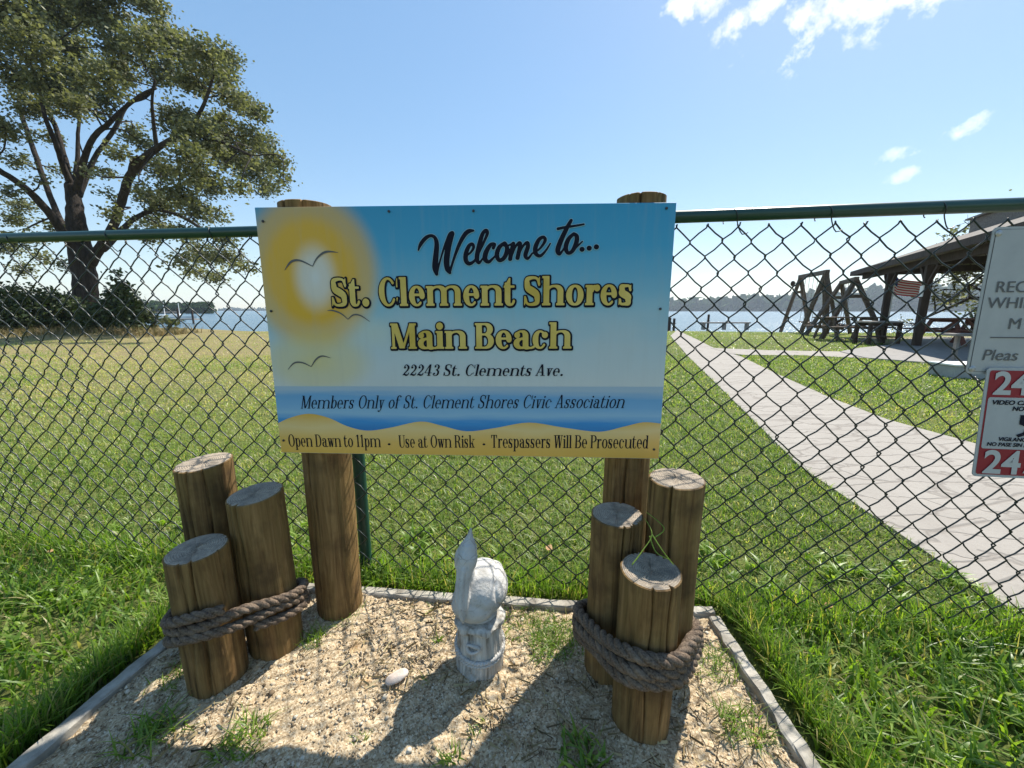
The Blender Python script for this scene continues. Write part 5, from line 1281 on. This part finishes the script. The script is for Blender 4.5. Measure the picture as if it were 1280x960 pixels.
def oak():
    Y0 = 20.0; b = at(108, 404, Y0); t = empty('oak_tree', (b[0], b[1], 0)); base = np.array([b[0], b[1], 0.])
    tag(t, 'huge spreading oak with several dark limbs at the left shore', 'tree')
    limbs = [  # (px, py, width px, depth offset)
     [(110, 412, 44, 0), (108, 385, 37, 0), (106, 350, 35, 0), (102, 318, 36, 0), (96, 285, 30, 0), (92, 250, 26, .2), (90, 232, 24, .3)],
     [(104, 325, 24, 0), (80, 292, 18, -.6), (55, 258, 16, -1.2), (25, 230, 14, -1.8), (-12, 206, 13, -2.4), (-55, 175, 10, -3)],
     [(85, 295, 14, .2), (66, 255, 11, .8), (48, 205, 10, 1.2), (36, 170, 9, 1.6), (24, 130, 8, 2), (28, 95, 7, 2.4), (48, 60, 5, 2.6)],
     [(92, 240, 15, .3), (80, 210, 11, 0), (70, 180, 10, -.4), (56, 145, 8, -.8), (50, 100, 6, -1), (62, 60, 5, -1.3)],
     [(90, 236, 14, .3), (82, 200, 9, .8), (70, 160, 9, 1.2), (60, 130, 7, 1.6), (75, 80, 5, 2)],
     [(93, 236, 12, .3), (97, 195, 8, .9), (98, 160, 6, 1.2), (104, 120, 5, 1.5)],
     [(95, 240, 15, .3), (108, 190, 11, -.3), (120, 168, 10, -.6), (135, 155, 9, -1), (152, 138, 7, -1.2), (175, 120, 7, -1.5), (195, 110, 5, -1.8)],
     [(98, 245, 14, .3), (118, 198, 9, 1), (144, 160, 8, 1.6), (160, 130, 7, 2), (186, 118, 5, 2.4), (215, 70, 4, 2.8)],
     [(112, 330, 22, 0), (126, 308, 18, -.4), (142, 282, 16, -.8), (154, 245, 15, -1.2), (162, 222, 15, -1.5), (180, 198, 14, -1.8), (205, 180, 10, -2.2), (236, 160, 8, -2.6), (255, 130, 6, -3), (268, 90, 4, -3.2)],
     [(128, 312, 14, -.4), (152, 288, 11, .6), (170, 272, 9, 1.2), (200, 262, 7, 1.8), (235, 275, 6, 2.4), (270, 300, 4, 2.8)],
     [(160, 232, 9, -1.4), (164, 205, 6, -1.8), (172, 195, 5, -2)],
     [(196, 186, 8, -2), (190, 130, 5, -2.4), (194, 100, 4, -2.6)],
     [(230, 165, 6, -2.6), (270, 175, 5, -2.9), (315, 195, 4, -3.1)],
     [(200, 262, 6, 1.8), (225, 268, 4, 1), (262, 262, 3, .4)]]
    mb = MB(); LP = []
    for l in limbs:
        P = []; 
        for x, y, w, dz in l:
            p = at(x, y, Y0 + dz); P.append((*p, pxr(w, p) / 2 * (.98 if w > 28 else .86)))
        P = smoothpath(P, 5); nz = rng.normal(0, .02, (len(P), 3)); P[:, :3] += nz * P[:, 3:4] * 3; mb.tube(P[:, :3] - base, P[:, 3], 10); LP.append(P[8:] - (*base, 0))
    # twigs
    lob = [(20,20,45),(70,8,45),(120,12,40),(40,62,38),(88,62,34),(150,58,26),(178,52,26),(200,44,22),(226,62,26),(255,64,23),(282,70,18),(205,88,26),(242,95,28),(277,98,20),(150,88,26),(128,98,26),
       (308,132,17),(322,142,12),(290,122,16),(330,182,17),(344,202,15),(354,226,12),(320,212,22),(290,190,28),(252,172,32),(222,152,28),(280,160,24),(242,205,28),(200,212,22),(262,230,22),(226,240,22),(200,255,22),(242,262,20),(268,268,11),(182,246,14),
       (20,100,32),(60,105,30),(96,100,28),(38,132,26),(88,132,24),(76,118,24),(122,132,20),(8,160,24),(62,172,13),(20,200,15),(12,240,14),(28,258,16),(18,275,16),(50,226,10),(132,216,10),(136,244,8),(300,232,14),(335,235,12),(315,170,14),
       (228,325,15),(254,318,18),(284,322,16),(304,334,9),(270,348,12),(246,342,10),(242,300,11),(284,300,12),(258,290,10),(150,190,15),(166,166,15),(182,182,13),(140,266,11),(206,288,13),(226,290,13),(110,212,9),(76,216,11),(64,282,11),(38,300,13),(8,312,15),(28,338,13),(174,228,11),(186,300,10),(140,120,14),(20,300,15),(50,322,12),(78,330,10),(170,285,10),(190,275,12),
       (-45,50,60),(-45,150,48),(50,-40,60),(130,-32,46),(-60,-60,80),(-55,225,36),(180,0,26),(-110,120,70),(100,-110,70),(20,-120,80)]
    L3 = []; LP = np.concatenate(LP)
    for i, (x, y, r) in enumerate(lob):
        dz = (-3.2 if i % 3 == 0 else 2.6 if i % 3 == 1 else 0) + rng.uniform(-1, 1); p = at(x, y, Y0 + dz); L3.append((*(p - base), pxr(r, p)))
        q = p - base; dl = np.linalg.norm(LP[:, :3] - q, axis=1) + .3 * np.maximum(LP[:, 2] - q[2] + .4, 0); s_ = LP[dl.argmin()]; R_ = pxr(r, p)
        mid = (s_[:3] + q) / 2 + rng.normal(0, .12, 3) * np.linalg.norm(q - s_[:3]); r0_ = min(.042, s_[3] * .5)
        P = smoothpath(np.array([s_[:3], mid, q]), 5)
        if np.linalg.norm(q - s_[:3]) < 2.6: mb.tube(P, np.linspace(r0_, .018, len(P)), 6)
        for k in range(4):
            e = q + rng.normal(0, 1, 3) * R_ * .55; P = smoothpath(np.array([P[-3 - k], (P[-1] + e) / 2 + rng.normal(0, .1, 3), e]), 3) if False else np.array([q * .7 + mid * .3 if k % 2 else q, (q + e) / 2 + rng.normal(0, .12, 3), e]); mb.tube(P, [.016, .012, .006], 4)
    mb.build('trunk', M['bark'], t, smooth=True)
    C, T = sprays(L3, 165, 22, .24, .82, 5, .10); leaves('crown', C, .10, 'oak_leaf', T, t)
oak()

def bush(px, py_top, py_base, wpx, Y, label, name='bush', mat='bush_leaf', size=.10, lobes=9, tall=1.0, tint0=.0, conical=False, dens=70):
    b = gnd(px, py_base, 0) * 0 + at(px, py_base, Y); top = at(px, py_top, Y); z0 = min(b[2], .3); h = top[2] - z0; w = pxr(wpx, b); t = empty(name, (b[0], Y, z0)); L3 = []
    for i in range(lobes):
        f = (i + .5) / lobes if conical else rng.uniform(.12, .8); rad = (w / 2) * (1.05 - f) * 1.05 if conical else w / 2 * .8
        a = rng.uniform(0, 6.28); q = rad * (.35 if conical else .55) * rng.uniform(.3, 1); L3.append((q * math.cos(a), q * math.sin(a) * .8, h * f * .92, max(.12, (rad * .8 if conical else w * rng.uniform(.18, .30)))))
    C, T = sprays(L3, dens, 10, size * 1.4, .9, int(px) + 2, .1); C[:, 2] = np.clip(C[:, 2], .0, None)
    leaves('foliage', C, size, mat, np.clip(T + tint0, 0, 1), t)
    mb = MB()
    for i in range(5): e = L3[i % len(L3)]; mb.tube(np.array([(0, 0, -.15), (e[0] * .5, e[1] * .5, e[2] * .5), (e[0], e[1], e[2])]) + rng.normal(0, .03, (3, 3)), [.05, .035, .015], 6)
    mb.build('stem', M['bark'], t, smooth=True); return tag(t, label, 'bush', 'bushes on the bank under the oak')
bush(158, 332, 408, 78, 17.2, 'dark cedar like bush right of the oak trunk', conical=True, lobes=16, dens=230)
bush(22, 345, 414, 120, 16.5, 'wide dark bush at the far left under the oak', lobes=16, dens=150)
bush(80, 352, 412, 84, 17.4, 'dark bush directly left of the oak trunk', lobes=13, dens=150)
bush(52, 320, 395, 60, 19.0, 'loose grey green sapling left of the oak trunk', lobes=8, dens=30, tint0=.2)
bush(124, 372, 412, 66, 16.6, 'low bush at the foot of the oak trunk', lobes=11, dens=150)
bush(192, 386, 410, 36, 17.6, 'yellowish bush at the right end of the bank', lobes=7, tint0=.45, dens=80)
bush(212, 396, 412, 34, 17.3, 'small olive bush sloping down to the water', lobes=6, tint0=.35, dens=80)
def bank():
    n = 9000; x = rng.uniform(-34, -13.5, n); y = 16.4 + (x + 12) * .05 + rng.normal(0, .7, n) + np.where(x < -20, -.8, 0)
    k = fbm(x, y, 31, 3, .8) > .34; x, y = x[k], y[k]; n = len(x); z = np.full(n, -.02)
    blades('bank_grass', x, y, rng.uniform(.12, .5, n) * np.clip(1.2 + (x + 12) * -.06, .3, 1.2), rng.uniform(.02, .05, n), rng.uniform(.2, 1.2, n), 'dry_grass', np.clip(rng.normal(.35, .28, n), 0, 1), 2, z)
bank()

def far_wood(name, strips, size, dens, parent=None):
    C = []; T = []
    for (x0, y0, x1, y1, h0, h1, depth, seed) in strips:
        rs = np.random.default_rng(seed); Ln = math.hypot(x1 - x0, y1 - y0); n = int(Ln * dens); f = rs.random(n); nn = np.array([-(y1 - y0), x1 - x0]) / Ln
        h = (h0 + (h1 - h0) * f) * (.62 + .60 * fbm(f * Ln / 30, f * 0, seed, 3)); dep = rs.uniform(0, 1, n)
        cx = x0 + (x1 - x0) * f + nn[0] * dep * depth; cy = y0 + (y1 - y0) * f + nn[1] * dep * depth
        tv = np.clip(.5 + rs.normal(0, .22, n), 0, 1)
        for q in range(4):
            z = h * rs.uniform(.02, 1.0, n) ** .7 * (.55 + .45 * dep); o = rs.normal(0, 1, (n, 3)) * size * .45
            C.append(np.stack([cx, cy, z], -1) + o); T.append(np.clip(tv + rs.normal(0, .12, n), 0, 1))
    C = np.concatenate(C); C[:, 2] = np.maximum(C[:, 2], -.2); return leaves(name, C, size, 'far_leaf', np.concatenate(T), parent, 1.0, 'stuff', 1.3)
fw = lambda px, Y: (px - 640) / 508.0 * Y
far_wood('far_wood', [(fw(832, 640), 640, fw(900, 600), 600, 3, 9, 30, 3), (fw(895, 600), 600, fw(985, 560), 560, 9, 13, 30, 5), (fw(980, 560), 560, fw(1110, 520), 520, 13, 20, 40, 6), (fw(1100, 520), 520, fw(1420, 460), 460, 23, 28, 40, 7)], 11.0, 7)
far_wood('far_shore', [(-760, 1050, -300, 1250, 5, 6, 20, 8), (-300, 1250, 300, 1300, 5, 5, 20, 9)], 4.0, 2)
far_wood('headland_wood', [(-150, 165, -130, 175, 5, 5.5, 8, 12), (-200, 170, -150, 165, 7, 6, 10, 13)], 1.1, 45)

# ------------------------------------------------------------------ shelter
P3 = lambda a, s, z=0.0: np.array([*shp(a, s), z])
def shelter():
    o = P3(2.5, 6.5); t = empty('picnic_shelter', tuple(o)); q = lambda a, s, z: P3(a, s, z) - o
    tag(t, 'open picnic shelter with dark posts and a grey hipped roof', 'shelter')
    W_, L_, ze, zr = 5.0, 13.0, 2.47, 3.46
    c = [q(0, 0, ze), q(W_, 0, ze), q(W_, L_, ze), q(0, L_, ze)]; r0, r1 = q(W_ / 2, W_ / 2, zr), q(W_ / 2, L_ - W_ / 2, zr)
    mb = MB(); th = np.array([0, 0, .05]); V = [*[p + th for p in c], r0 + th, r1 + th, *c, r0, r1]
    mb.add(V, [(0, 4, 1), (1, 4, 5, 2), (2, 5, 3), (3, 5, 4, 0), (6, 7, 10), (7, 8, 11, 10), (8, 9, 11), (9, 6, 10, 11)], 0)
    for i in range(4): mb.add([c[i], c[(i + 1) % 4], c[(i + 1) % 4] + th, c[i] + th], [(0, 1, 2, 3)], 0)
    rf = mb.build('roof', [M['shingle'], M['dark_wood']], t)
    mb = MB()
    for i in range(4): mb.bar(c[i] + (0, 0, -.03), c[(i + 1) % 4] + (0, 0, -.03), .035, .17, up=(0, 0, 1))
    mb.build('fascia', M['dark_wood'], rf)
    for s in np.arange(.6, L_, .61):
        f = min(1, s / (W_ / 2), (L_ - s) / (W_ / 2))
        for a0, sg in ((0, 1), (W_, -1)): mb = MB(); mb.bar(q(a0 + sg * .05, s, ze - .05), q(a0 + sg * (W_ / 2 * f), s, ze - .05 + (zr - ze) * f), .04, .10); mb.build('rafter', M['dark_wood'], rf)
    mb = MB(); mb.bar(r0 + (0, 0, .13), r1 + (0, 0, .13), .5, .42, bevel=.01); cu = mb.build('ridge_vent', M['shingle'], rf)
    mb = MB(); mb.bar(r0 + (r0 - r1) / np.linalg.norm(r1 - r0) * .1 + (0, 0, .37), r1 + (r1 - r0) / np.linalg.norm(r1 - r0) * .1 + (0, 0, .37), .7, .05); mb.build('vent_cap', M['shingle'], cu)
    for a in (.4, W_ - .4):
        mb = MB(); mb.bar(q(a, .1, ze - .16), q(a, L_ - .1, ze - .16), .09, .2); mb.build('beam', M['dark_wood'], t)
        for s in (3.0, 5.8, 9.2, 12.4):
            mb = MB(); mb.box(q(a, s, (ze - .26) / 2), (.17, .17, ze - .26), np.array([[SH_r[0], SH_d[0], 0], [SH_r[1], SH_d[1], 0], [0, 0, 1]]), bevel=.01); po = mb.build('post', M['dark_wood'], t)
            mb = MB()
            for e in (-1, 1): mb.bar(q(a, s + e * .08, ze - .75), q(a, s + e * .5, ze - .28), .07, .09)
            mb.build('brace', M['dark_wood'], po)
    for s in (3.0, 5.8, 9.2, 12.4): mb = MB(); mb.bar(q(.46, s, ze - .17), q(W_ - .46, s, ze - .17), .07, .18); mb.build('tie_beam', M['dark_wood'], t)
    mb = MB(); mb.box(q(.31, 5.8, 1.52), (.02, .22, .30), np.array([[SH_r[0], SH_d[0], 0], [SH_r[1], SH_d[1], 0], [0, 0, 1]])); mb.build('notice_board', M['white_paint'], t)
shelter()

def picnic_table(x, y, rot, mat, label, L_=1.8):
    t = empty('picnic_table', (x, y, .03), rot); tag(t, label, 'picnic table', 'picnic tables by the shelter')
    mb = MB()
    for i in range(5): mb.box((0, -.30 + i * .15, .735), (L_, .138, .038), bevel=.005)
    mb.build('tabletop', mat, t)
    for sy in (-1, 1):
        mb = MB()
        for i in range(2): mb.box((0, sy * (.62 + i * .15), .435), (L_, .138, .038), bevel=.005)
        mb.build('bench', mat, t)
    for sx in (-1, 1):
        mb = MB(); X = sx * (L_ / 2 - .28)
        for sy in (-1, 1): mb.bar((X, sy * .28, .71), (X, sy * .62, 0), .04, .10)
        mb.bar((X + .05, -.76, .39), (X + .05, .76, .39), .038, .09); mb.bar((X + .05, -.36, .69), (X + .05, .36, .69), .038, .09); mb.build('trestle', mat, t)
        mb = MB(); mb.bar((X, 0, .39), (X - sx * .5, 0, .70), .04, .08); mb.build('brace', mat, t)
picnic_table(12.85, 11.55, .10, M['red_wood'], 'reddish brown picnic table on the slab under the shelter')
picnic_table(11.35, 13.7, -.12, M['swing_wood'], 'dark brown picnic table on the grass beside the swings')

def work_table():
    p = gnd(1094, 430); t = empty('work_table', (p[0], p[1], 0), -.05); tag(t, 'small dark table with a pale top and lower shelf beside the shelter post', 'table')
    mb = MB(); mb.box((0, 0, .66), (.95, .62, .05), bevel=.006); mb.build('tabletop', M['grey_wood'], t)
    for sx in (-1, 1):
        for sy in (-1, 1): mb = MB(); mb.box((sx * .41, sy * .25, .316), (.085, .085, .632)); mb.build('leg', M['dark_wood'], t)
    mb = MB(); mb.box((0, 0, .22), (.735, .5, .035)); mb.build('shelf', M['dark_wood'], t)
    
    for y in (-.25, .25): mb = MB(); mb.bar((-.366, y, .59), (.366, y, .59), .03, .09); mb.build('apron', M['dark_wood'], t)
work_table()

def swing_set(feetA, topA, feetB, topB, label, w, seats, extraA=None):
    o = (np.array(topA) + np.array(topB)) / 2; o[2] = 0; t = empty('swing_set', tuple(o)); tag(t, label, 'swing set', 'wooden swing sets near the water')
    A = np.array(topA) - o; B = np.array(topB) - o
    for top, feet in ((A, feetA), (B, feetB)):
        for f in feet:
            f = np.array([f[0], f[1], -.1]) - (o[0], o[1], 0); d = f - top; mb = MB(); mb.bar(top + d * .01 + (0, 0, .0), f, w, w, bevel=.008); mb.build('leg', M['swing_wood'], t)
        f0, f1 = [np.array([*f[:2], 0.]) - o for f in feet[:2]]; mb = MB(); mb.bar(top + (f0 - top) * .28, top + (f1 - top) * .28, .05, w * .9); mb.build('cross_brace', M['swing_wood'], t)
    d = (B - A) / np.linalg.norm(B - A); mb = MB(); mb.bar(A - d * .15, B + d * .15, w * 1.1, w * 1.25, bevel=.01); mb.build('beam', M['swing_wood'], t)
    sd = np.array([-d[1], d[0], 0])
    for k in seats:
        c = A + (B - A) * k; zc = c[2] - .08; zs = .48; sw = .27; mb = MB()
        for e in (-1, 1): mb.tube([c + d * e * sw + (0, 0, -.08), c + d * e * sw * .97 + sd * .02 + (0, 0, zs - c[2])], .009, 5)
        ch = mb.build('chains', M['rust'], t); mb = MB(); P = smoothpath([(*(c + d * e * sw)[:2], zs - .05 * (1 - e * e)) for e in (-1, -.5, 0, .5, 1)], 3)
        for i in range(len(P) - 1): mb.bar(P[i], P[i + 1], .16, .02)
        mb.build('seat', M['dark_wood'], t)
    if extraA:
        mb = MB(); mb.bar(A + (0, 0, -.1), np.array([*extraA[:2], -.05]) - o, w * 1.4, w * 1.2); mb.build('support_post', M['swing_wood'], t)
    return t
g2 = lambda x, y: gnd(x, y)
s1 = swing_set([g2(1000, 416.5), (13.72, 16.9)], at(1033, 340, 17.3), [g2(976, 412.6), g2(1012, 413.0)], at(1001, 346, 20.4), 'tall weathered wooden swing set, the farther of the two', .14, (.35, .68), (13.45, 17.25))
mb = MB(); mb.tube(smoothpath([(0, 0, -.35), (-.28, 0, -.3), (-.42, 0, -.42)], 4) + np.array(at(1001, 346, 20.4)) - np.array(s1.location), .025, 6); mb.sphere(np.array(at(991, 354.5, 20.4)) - np.array(s1.location), (.10, .10, .14)); mb.build('lamp', M['dark_wood'], s1)
swing_set([g2(1025, 424), (12.95, 13.9)], at(1070, 349, 14.2), [g2(1005, 419), (14.9, 17.7)], at(1052, 353.5, 17.0), 'lower wooden swing set crossing in front of the taller one', .125, (.35, .7))

def plank_bench():
    a, b = gnd(876, 411), gnd(936, 411); o = (a + b) / 2; t = empty('plank_bench', (o[0], o[1], -.03)); tag(t, 'low grey plank bench at the water edge', 'bench'); L_ = abs(b[0] - a[0])
    mb = MB(); mb.box((0, 0, .36), (L_, .3, .07), bevel=.01); mb.build('seat', M['grey_wood'], t)
    for x in (-.45, -.02, .45): mb = MB(); mb.box((x * L_, 0, .15), (.12, .24, .35)); mb.build('leg', M['grey_wood'], t)
plank_bench()
def stub(px, py0, py1, Y, label, w=.14):
    b = at(px, py0, Y); tp = at(px, py1, Y); mb = MB(); h = tp[2] - b[2]; mb.lathe([(w / 2, -.2), (w / 2, h - .03), (w * .42, h)], 10); mb.box((0, 0, h * .55), (w * 1.25, w * 1.25, .03)); tag(mb.build('wooden_post', M['dark_wood'], loc=tuple(b), angle=40), label, 'post', 'short posts where the path meets the water')
stub(884.5, 411, 393, 22.6, 'thin dark post behind the plank bench', .12)
stub(842, 411.5, 398, 22.8, 'dark post at the end of the path, right of the sign')
stub(836, 412, 397, 23.2, 'dark post at the end of the path, half behind the sign edge', .2)
def grey_bench():
    a = gnd(1193, 452); t = empty('park_bench', (a[0] + .35, a[1], .03), -.15); tag(t, 'narrow grey bench on the slab behind the grey notice', 'bench')
    mb = MB(); mb.box((.25, 0, .50), (1.5, .32, .05), bevel=.008); mb.build('seat', M['grey_wood'], t)
    for x in (-.33, .85): mb = MB(); mb.box((x, 0, .2375), (.05, .07, .475)); mb.build('leg', M['grey_wood'], t)
grey_bench()
def block():
    p = gnd(1168, 474); mb = MB(); t = empty('concrete_block', (p[0] + .85, p[1] + .18, 0), -.06); tag(t, 'low whitewashed concrete block on the grass beside the slab', 'block')
    mb.box((0, 0, .09), (1.1, .40, .20), bevel=.012); b = mb.build('body', M['white_block'], t); mb = MB(); mb.box((0, 0, .2035), (1.14, .44, .026), bevel=.005); mb.build('cap', M['white_paint'], t)
block()
def flag():
    pole = at(1106, 425, 14.6); t = empty('flag', (pole[0], pole[1], 0)); tag(t, 'American flag waving from a white pole behind the shelter post', 'flag')
    mb = MB(); mb.tube([(0, 0, -.1), (0, 0, 2.22)], .022, 8); mb.sphere((0, 0, 2.25), .04); mb.build('pole', M['white_paint'], t, smooth=True)
    nu, nv = 40, 26; V = []; mi = []; w, h = 1.25, .62
    for j in range(nv + 1):
        for i in range(nu + 1):
            u, v = i / nu, j / nv; V.append((.02 + (u * .22 if u < .4 else .088 + (u - .4) * 1.5) * w * .98, .10 * math.sin(u * 7 + v * .8) * u, 2.18 - v * h * (1 - .22 * u) - .34 * u ** 2.0 + .03 * math.sin(u * 9)))
    F = [(j * (nu + 1) + i, j * (nu + 1) + i + 1, (j + 1) * (nu + 1) + i + 1, (j + 1) * (nu + 1) + i) for j in range(nv) for i in range(nu)]
    for j in range(nv):
        for i in range(nu): mi.append(2 if (i < nu * .4 and j < 14) else (j // 2) % 2)
    me = bpy.data.meshes.new('cloth'); me.from_pydata(V, [], F); me.polygons.foreach_set('material_index', np.array(mi, np.int32)); me.polygons.foreach_set('use_smooth', np.ones(len(F), bool)); me.update()
    mats = []
    for n_, c in (('flag_red', (.50, .03, .04)), ('flag_white', (.75, .73, .72)), ('flag_blue', (.03, .05, .18))):
        m = MT(n_, .8, c, .2); tr = m.N.new('ShaderNodeRGB'); tr.outputs[0].default_value = (*c, 1); m.translucent(tr.outputs[0], .4); mats.append(m.m)
    link_mesh('cloth', me, mats, t)
flag()
def sparse_tree():
    b = np.array([18.2, 14.2, 0.]); t = empty('sparse_tree', tuple(b)); tag(t, 'thinly leaved tree with bare twigs behind the shelter at the right edge', 'tree'); rs = np.random.default_rng(8)
    mb = MB(); ends = []
    def grow(p, d, L_, r, lev):
        P = [p]; 
        for i in range(4): d = d + rs.normal(0, .14, 3) + np.array([0, 0, .03]); d /= np.linalg.norm(d); P.append(P[-1] + d * L_ / 4)
        mb.tube(np.array(P), np.linspace(r, r * .6, 5), 6 if lev < 3 else 4)
        if lev >= 2: ends.append((P[-1], lev)); ends.append((P[2], lev))
        if lev < 5:
            for k in range(3 if lev else 5):
                e = d * .6 + rs.normal(0, .55, 3) + np.array([-.25 if lev < 3 else 0, 0, .05]); e /= np.linalg.norm(e); grow(P[rs.integers(2, 5)], e, L_ * .68, r * .55, lev + 1)
    grow(np.array([0, 0, -.2]), np.array([0, 0, 1.0]), 2.4, .17, 0); mb.build('trunk', M['bark'], t, smooth=True)
    e = np.array([x[0] for x in ends]); e = e[rs.random(len(e)) < .32]; C = (e[:, None] + rs.normal(0, .13, (len(e), 6, 3))).reshape(-1, 3); leaves('crown', C, .085, 'oak_leaf', np.clip(rs.normal(.6, .25, len(C)), 0, 1), t)
sparse_tree()
bush(1222, 366, 392, 60, 17.0, 'green shrub behind the shelter, left of the grey notice', lobes=8, tint0=.25, dens=60)['group'] = ''
for o in list(scene.objects):
    if o.get('group') == '': del o['group']

# ------------------------------------------------------------------ dock and sailboat
def dock():
    p = at(222, 402, 42); t = empty('dock', (p[0], 42, -.32)); tag(t, 'small grey dock on thin piles in the water at the left', 'dock')
    mb = MB(); mb.box((0, 0, .42), (4.4, 1.2, .10)); mb.build('deck', M['grey_wood'], t)
    for x, h in ((-2.0, .7), (-.7, .75), (.7, 1.5), (2.15, 1.3)):
        mb = MB(); mb.lathe([(.09, -.8), (.09, h), (.05, h + .05)], 8, (x, -.65, 0)); mb.build('pile', M['dark_wood'], t)
dock()
def sailboat(px, Y, mast_top, label, s=1.0):
    p = at(px, 402, Y); t = empty('sailboat', (p[0], Y, -.32), .3); tag(t, label, 'boat', 'boats moored beyond the dock')
    mb = MB(); n = 9; st = []
    for i in range(n):
        u = -1 + 2 * i / (n - 1); w = .62 * (1 - max(0, u) ** 2.2) * s; zt = .42 + .12 * u * u; st.append([(u * 2.3 * s, -w, zt), (u * 2.3 * s, -w * .8, .05), (u * 2.3 * s, 0, -.15), (u * 2.3 * s, w * .8, .05), (u * 2.3 * s, w, zt)])
    mb.add(np.array(st).reshape(-1, 3), [(i * 5 + k, i * 5 + k + 1, (i + 1) * 5 + k + 1, (i + 1) * 5 + k) for i in range(n - 1) for k in range(4)] + [(i * 5 + 4, i * 5, (i + 1) * 5, (i + 1) * 5 + 4) for i in range(n - 1)] + [(0, 4, 3, 2, 1)]); mb.build('hull', M['white_paint'], t, angle=30)
    mb = MB(); mb.box((-.3, 0, .66), (1.3 * s, .7 * s, .26), bevel=.05); mb.build('cabin', M['white_paint'], t)
    h = at(px, mast_top, Y)[2] + .32; mb = MB(); mb.tube([(.2, 0, .4), (.2, 0, h)], .05, 6); mb.build('mast', M['white_paint'], t); mb = MB(); mb.tube([(.2, 0, 1.1), (-1.6 * s, 0, 1.05)], .06, 6); mb.build('boom', M['grey_wood'], t)
sailboat(205, 50, 378, 'small white sailboat with a bare mast left of the dock')
sailboat(224, 62, 379, 'white sailboat moored behind the dock')

# ------------------------------------------------------------------ air
def haze():
    mb = MB(); mb.box((0, 660, 19), (4000, 1480, 44)); m = bpy.data.materials.new('haze_air'); m.use_nodes = True; nt = m.node_tree; nt.nodes.clear()
    out = nt.nodes.new('ShaderNodeOutputMaterial'); v = nt.nodes.new('ShaderNodeVolumePrincipled'); v.inputs['Color'].default_value = (.78, .88, 1.0, 1); v.inputs['Density'].default_value = .0003; v.inputs['Anisotropy'].default_value = .3
    nt.links.new(v.outputs[0], out.inputs['Volume']); mb.build('haze', m)['kind'] = 'stuff'
haze()
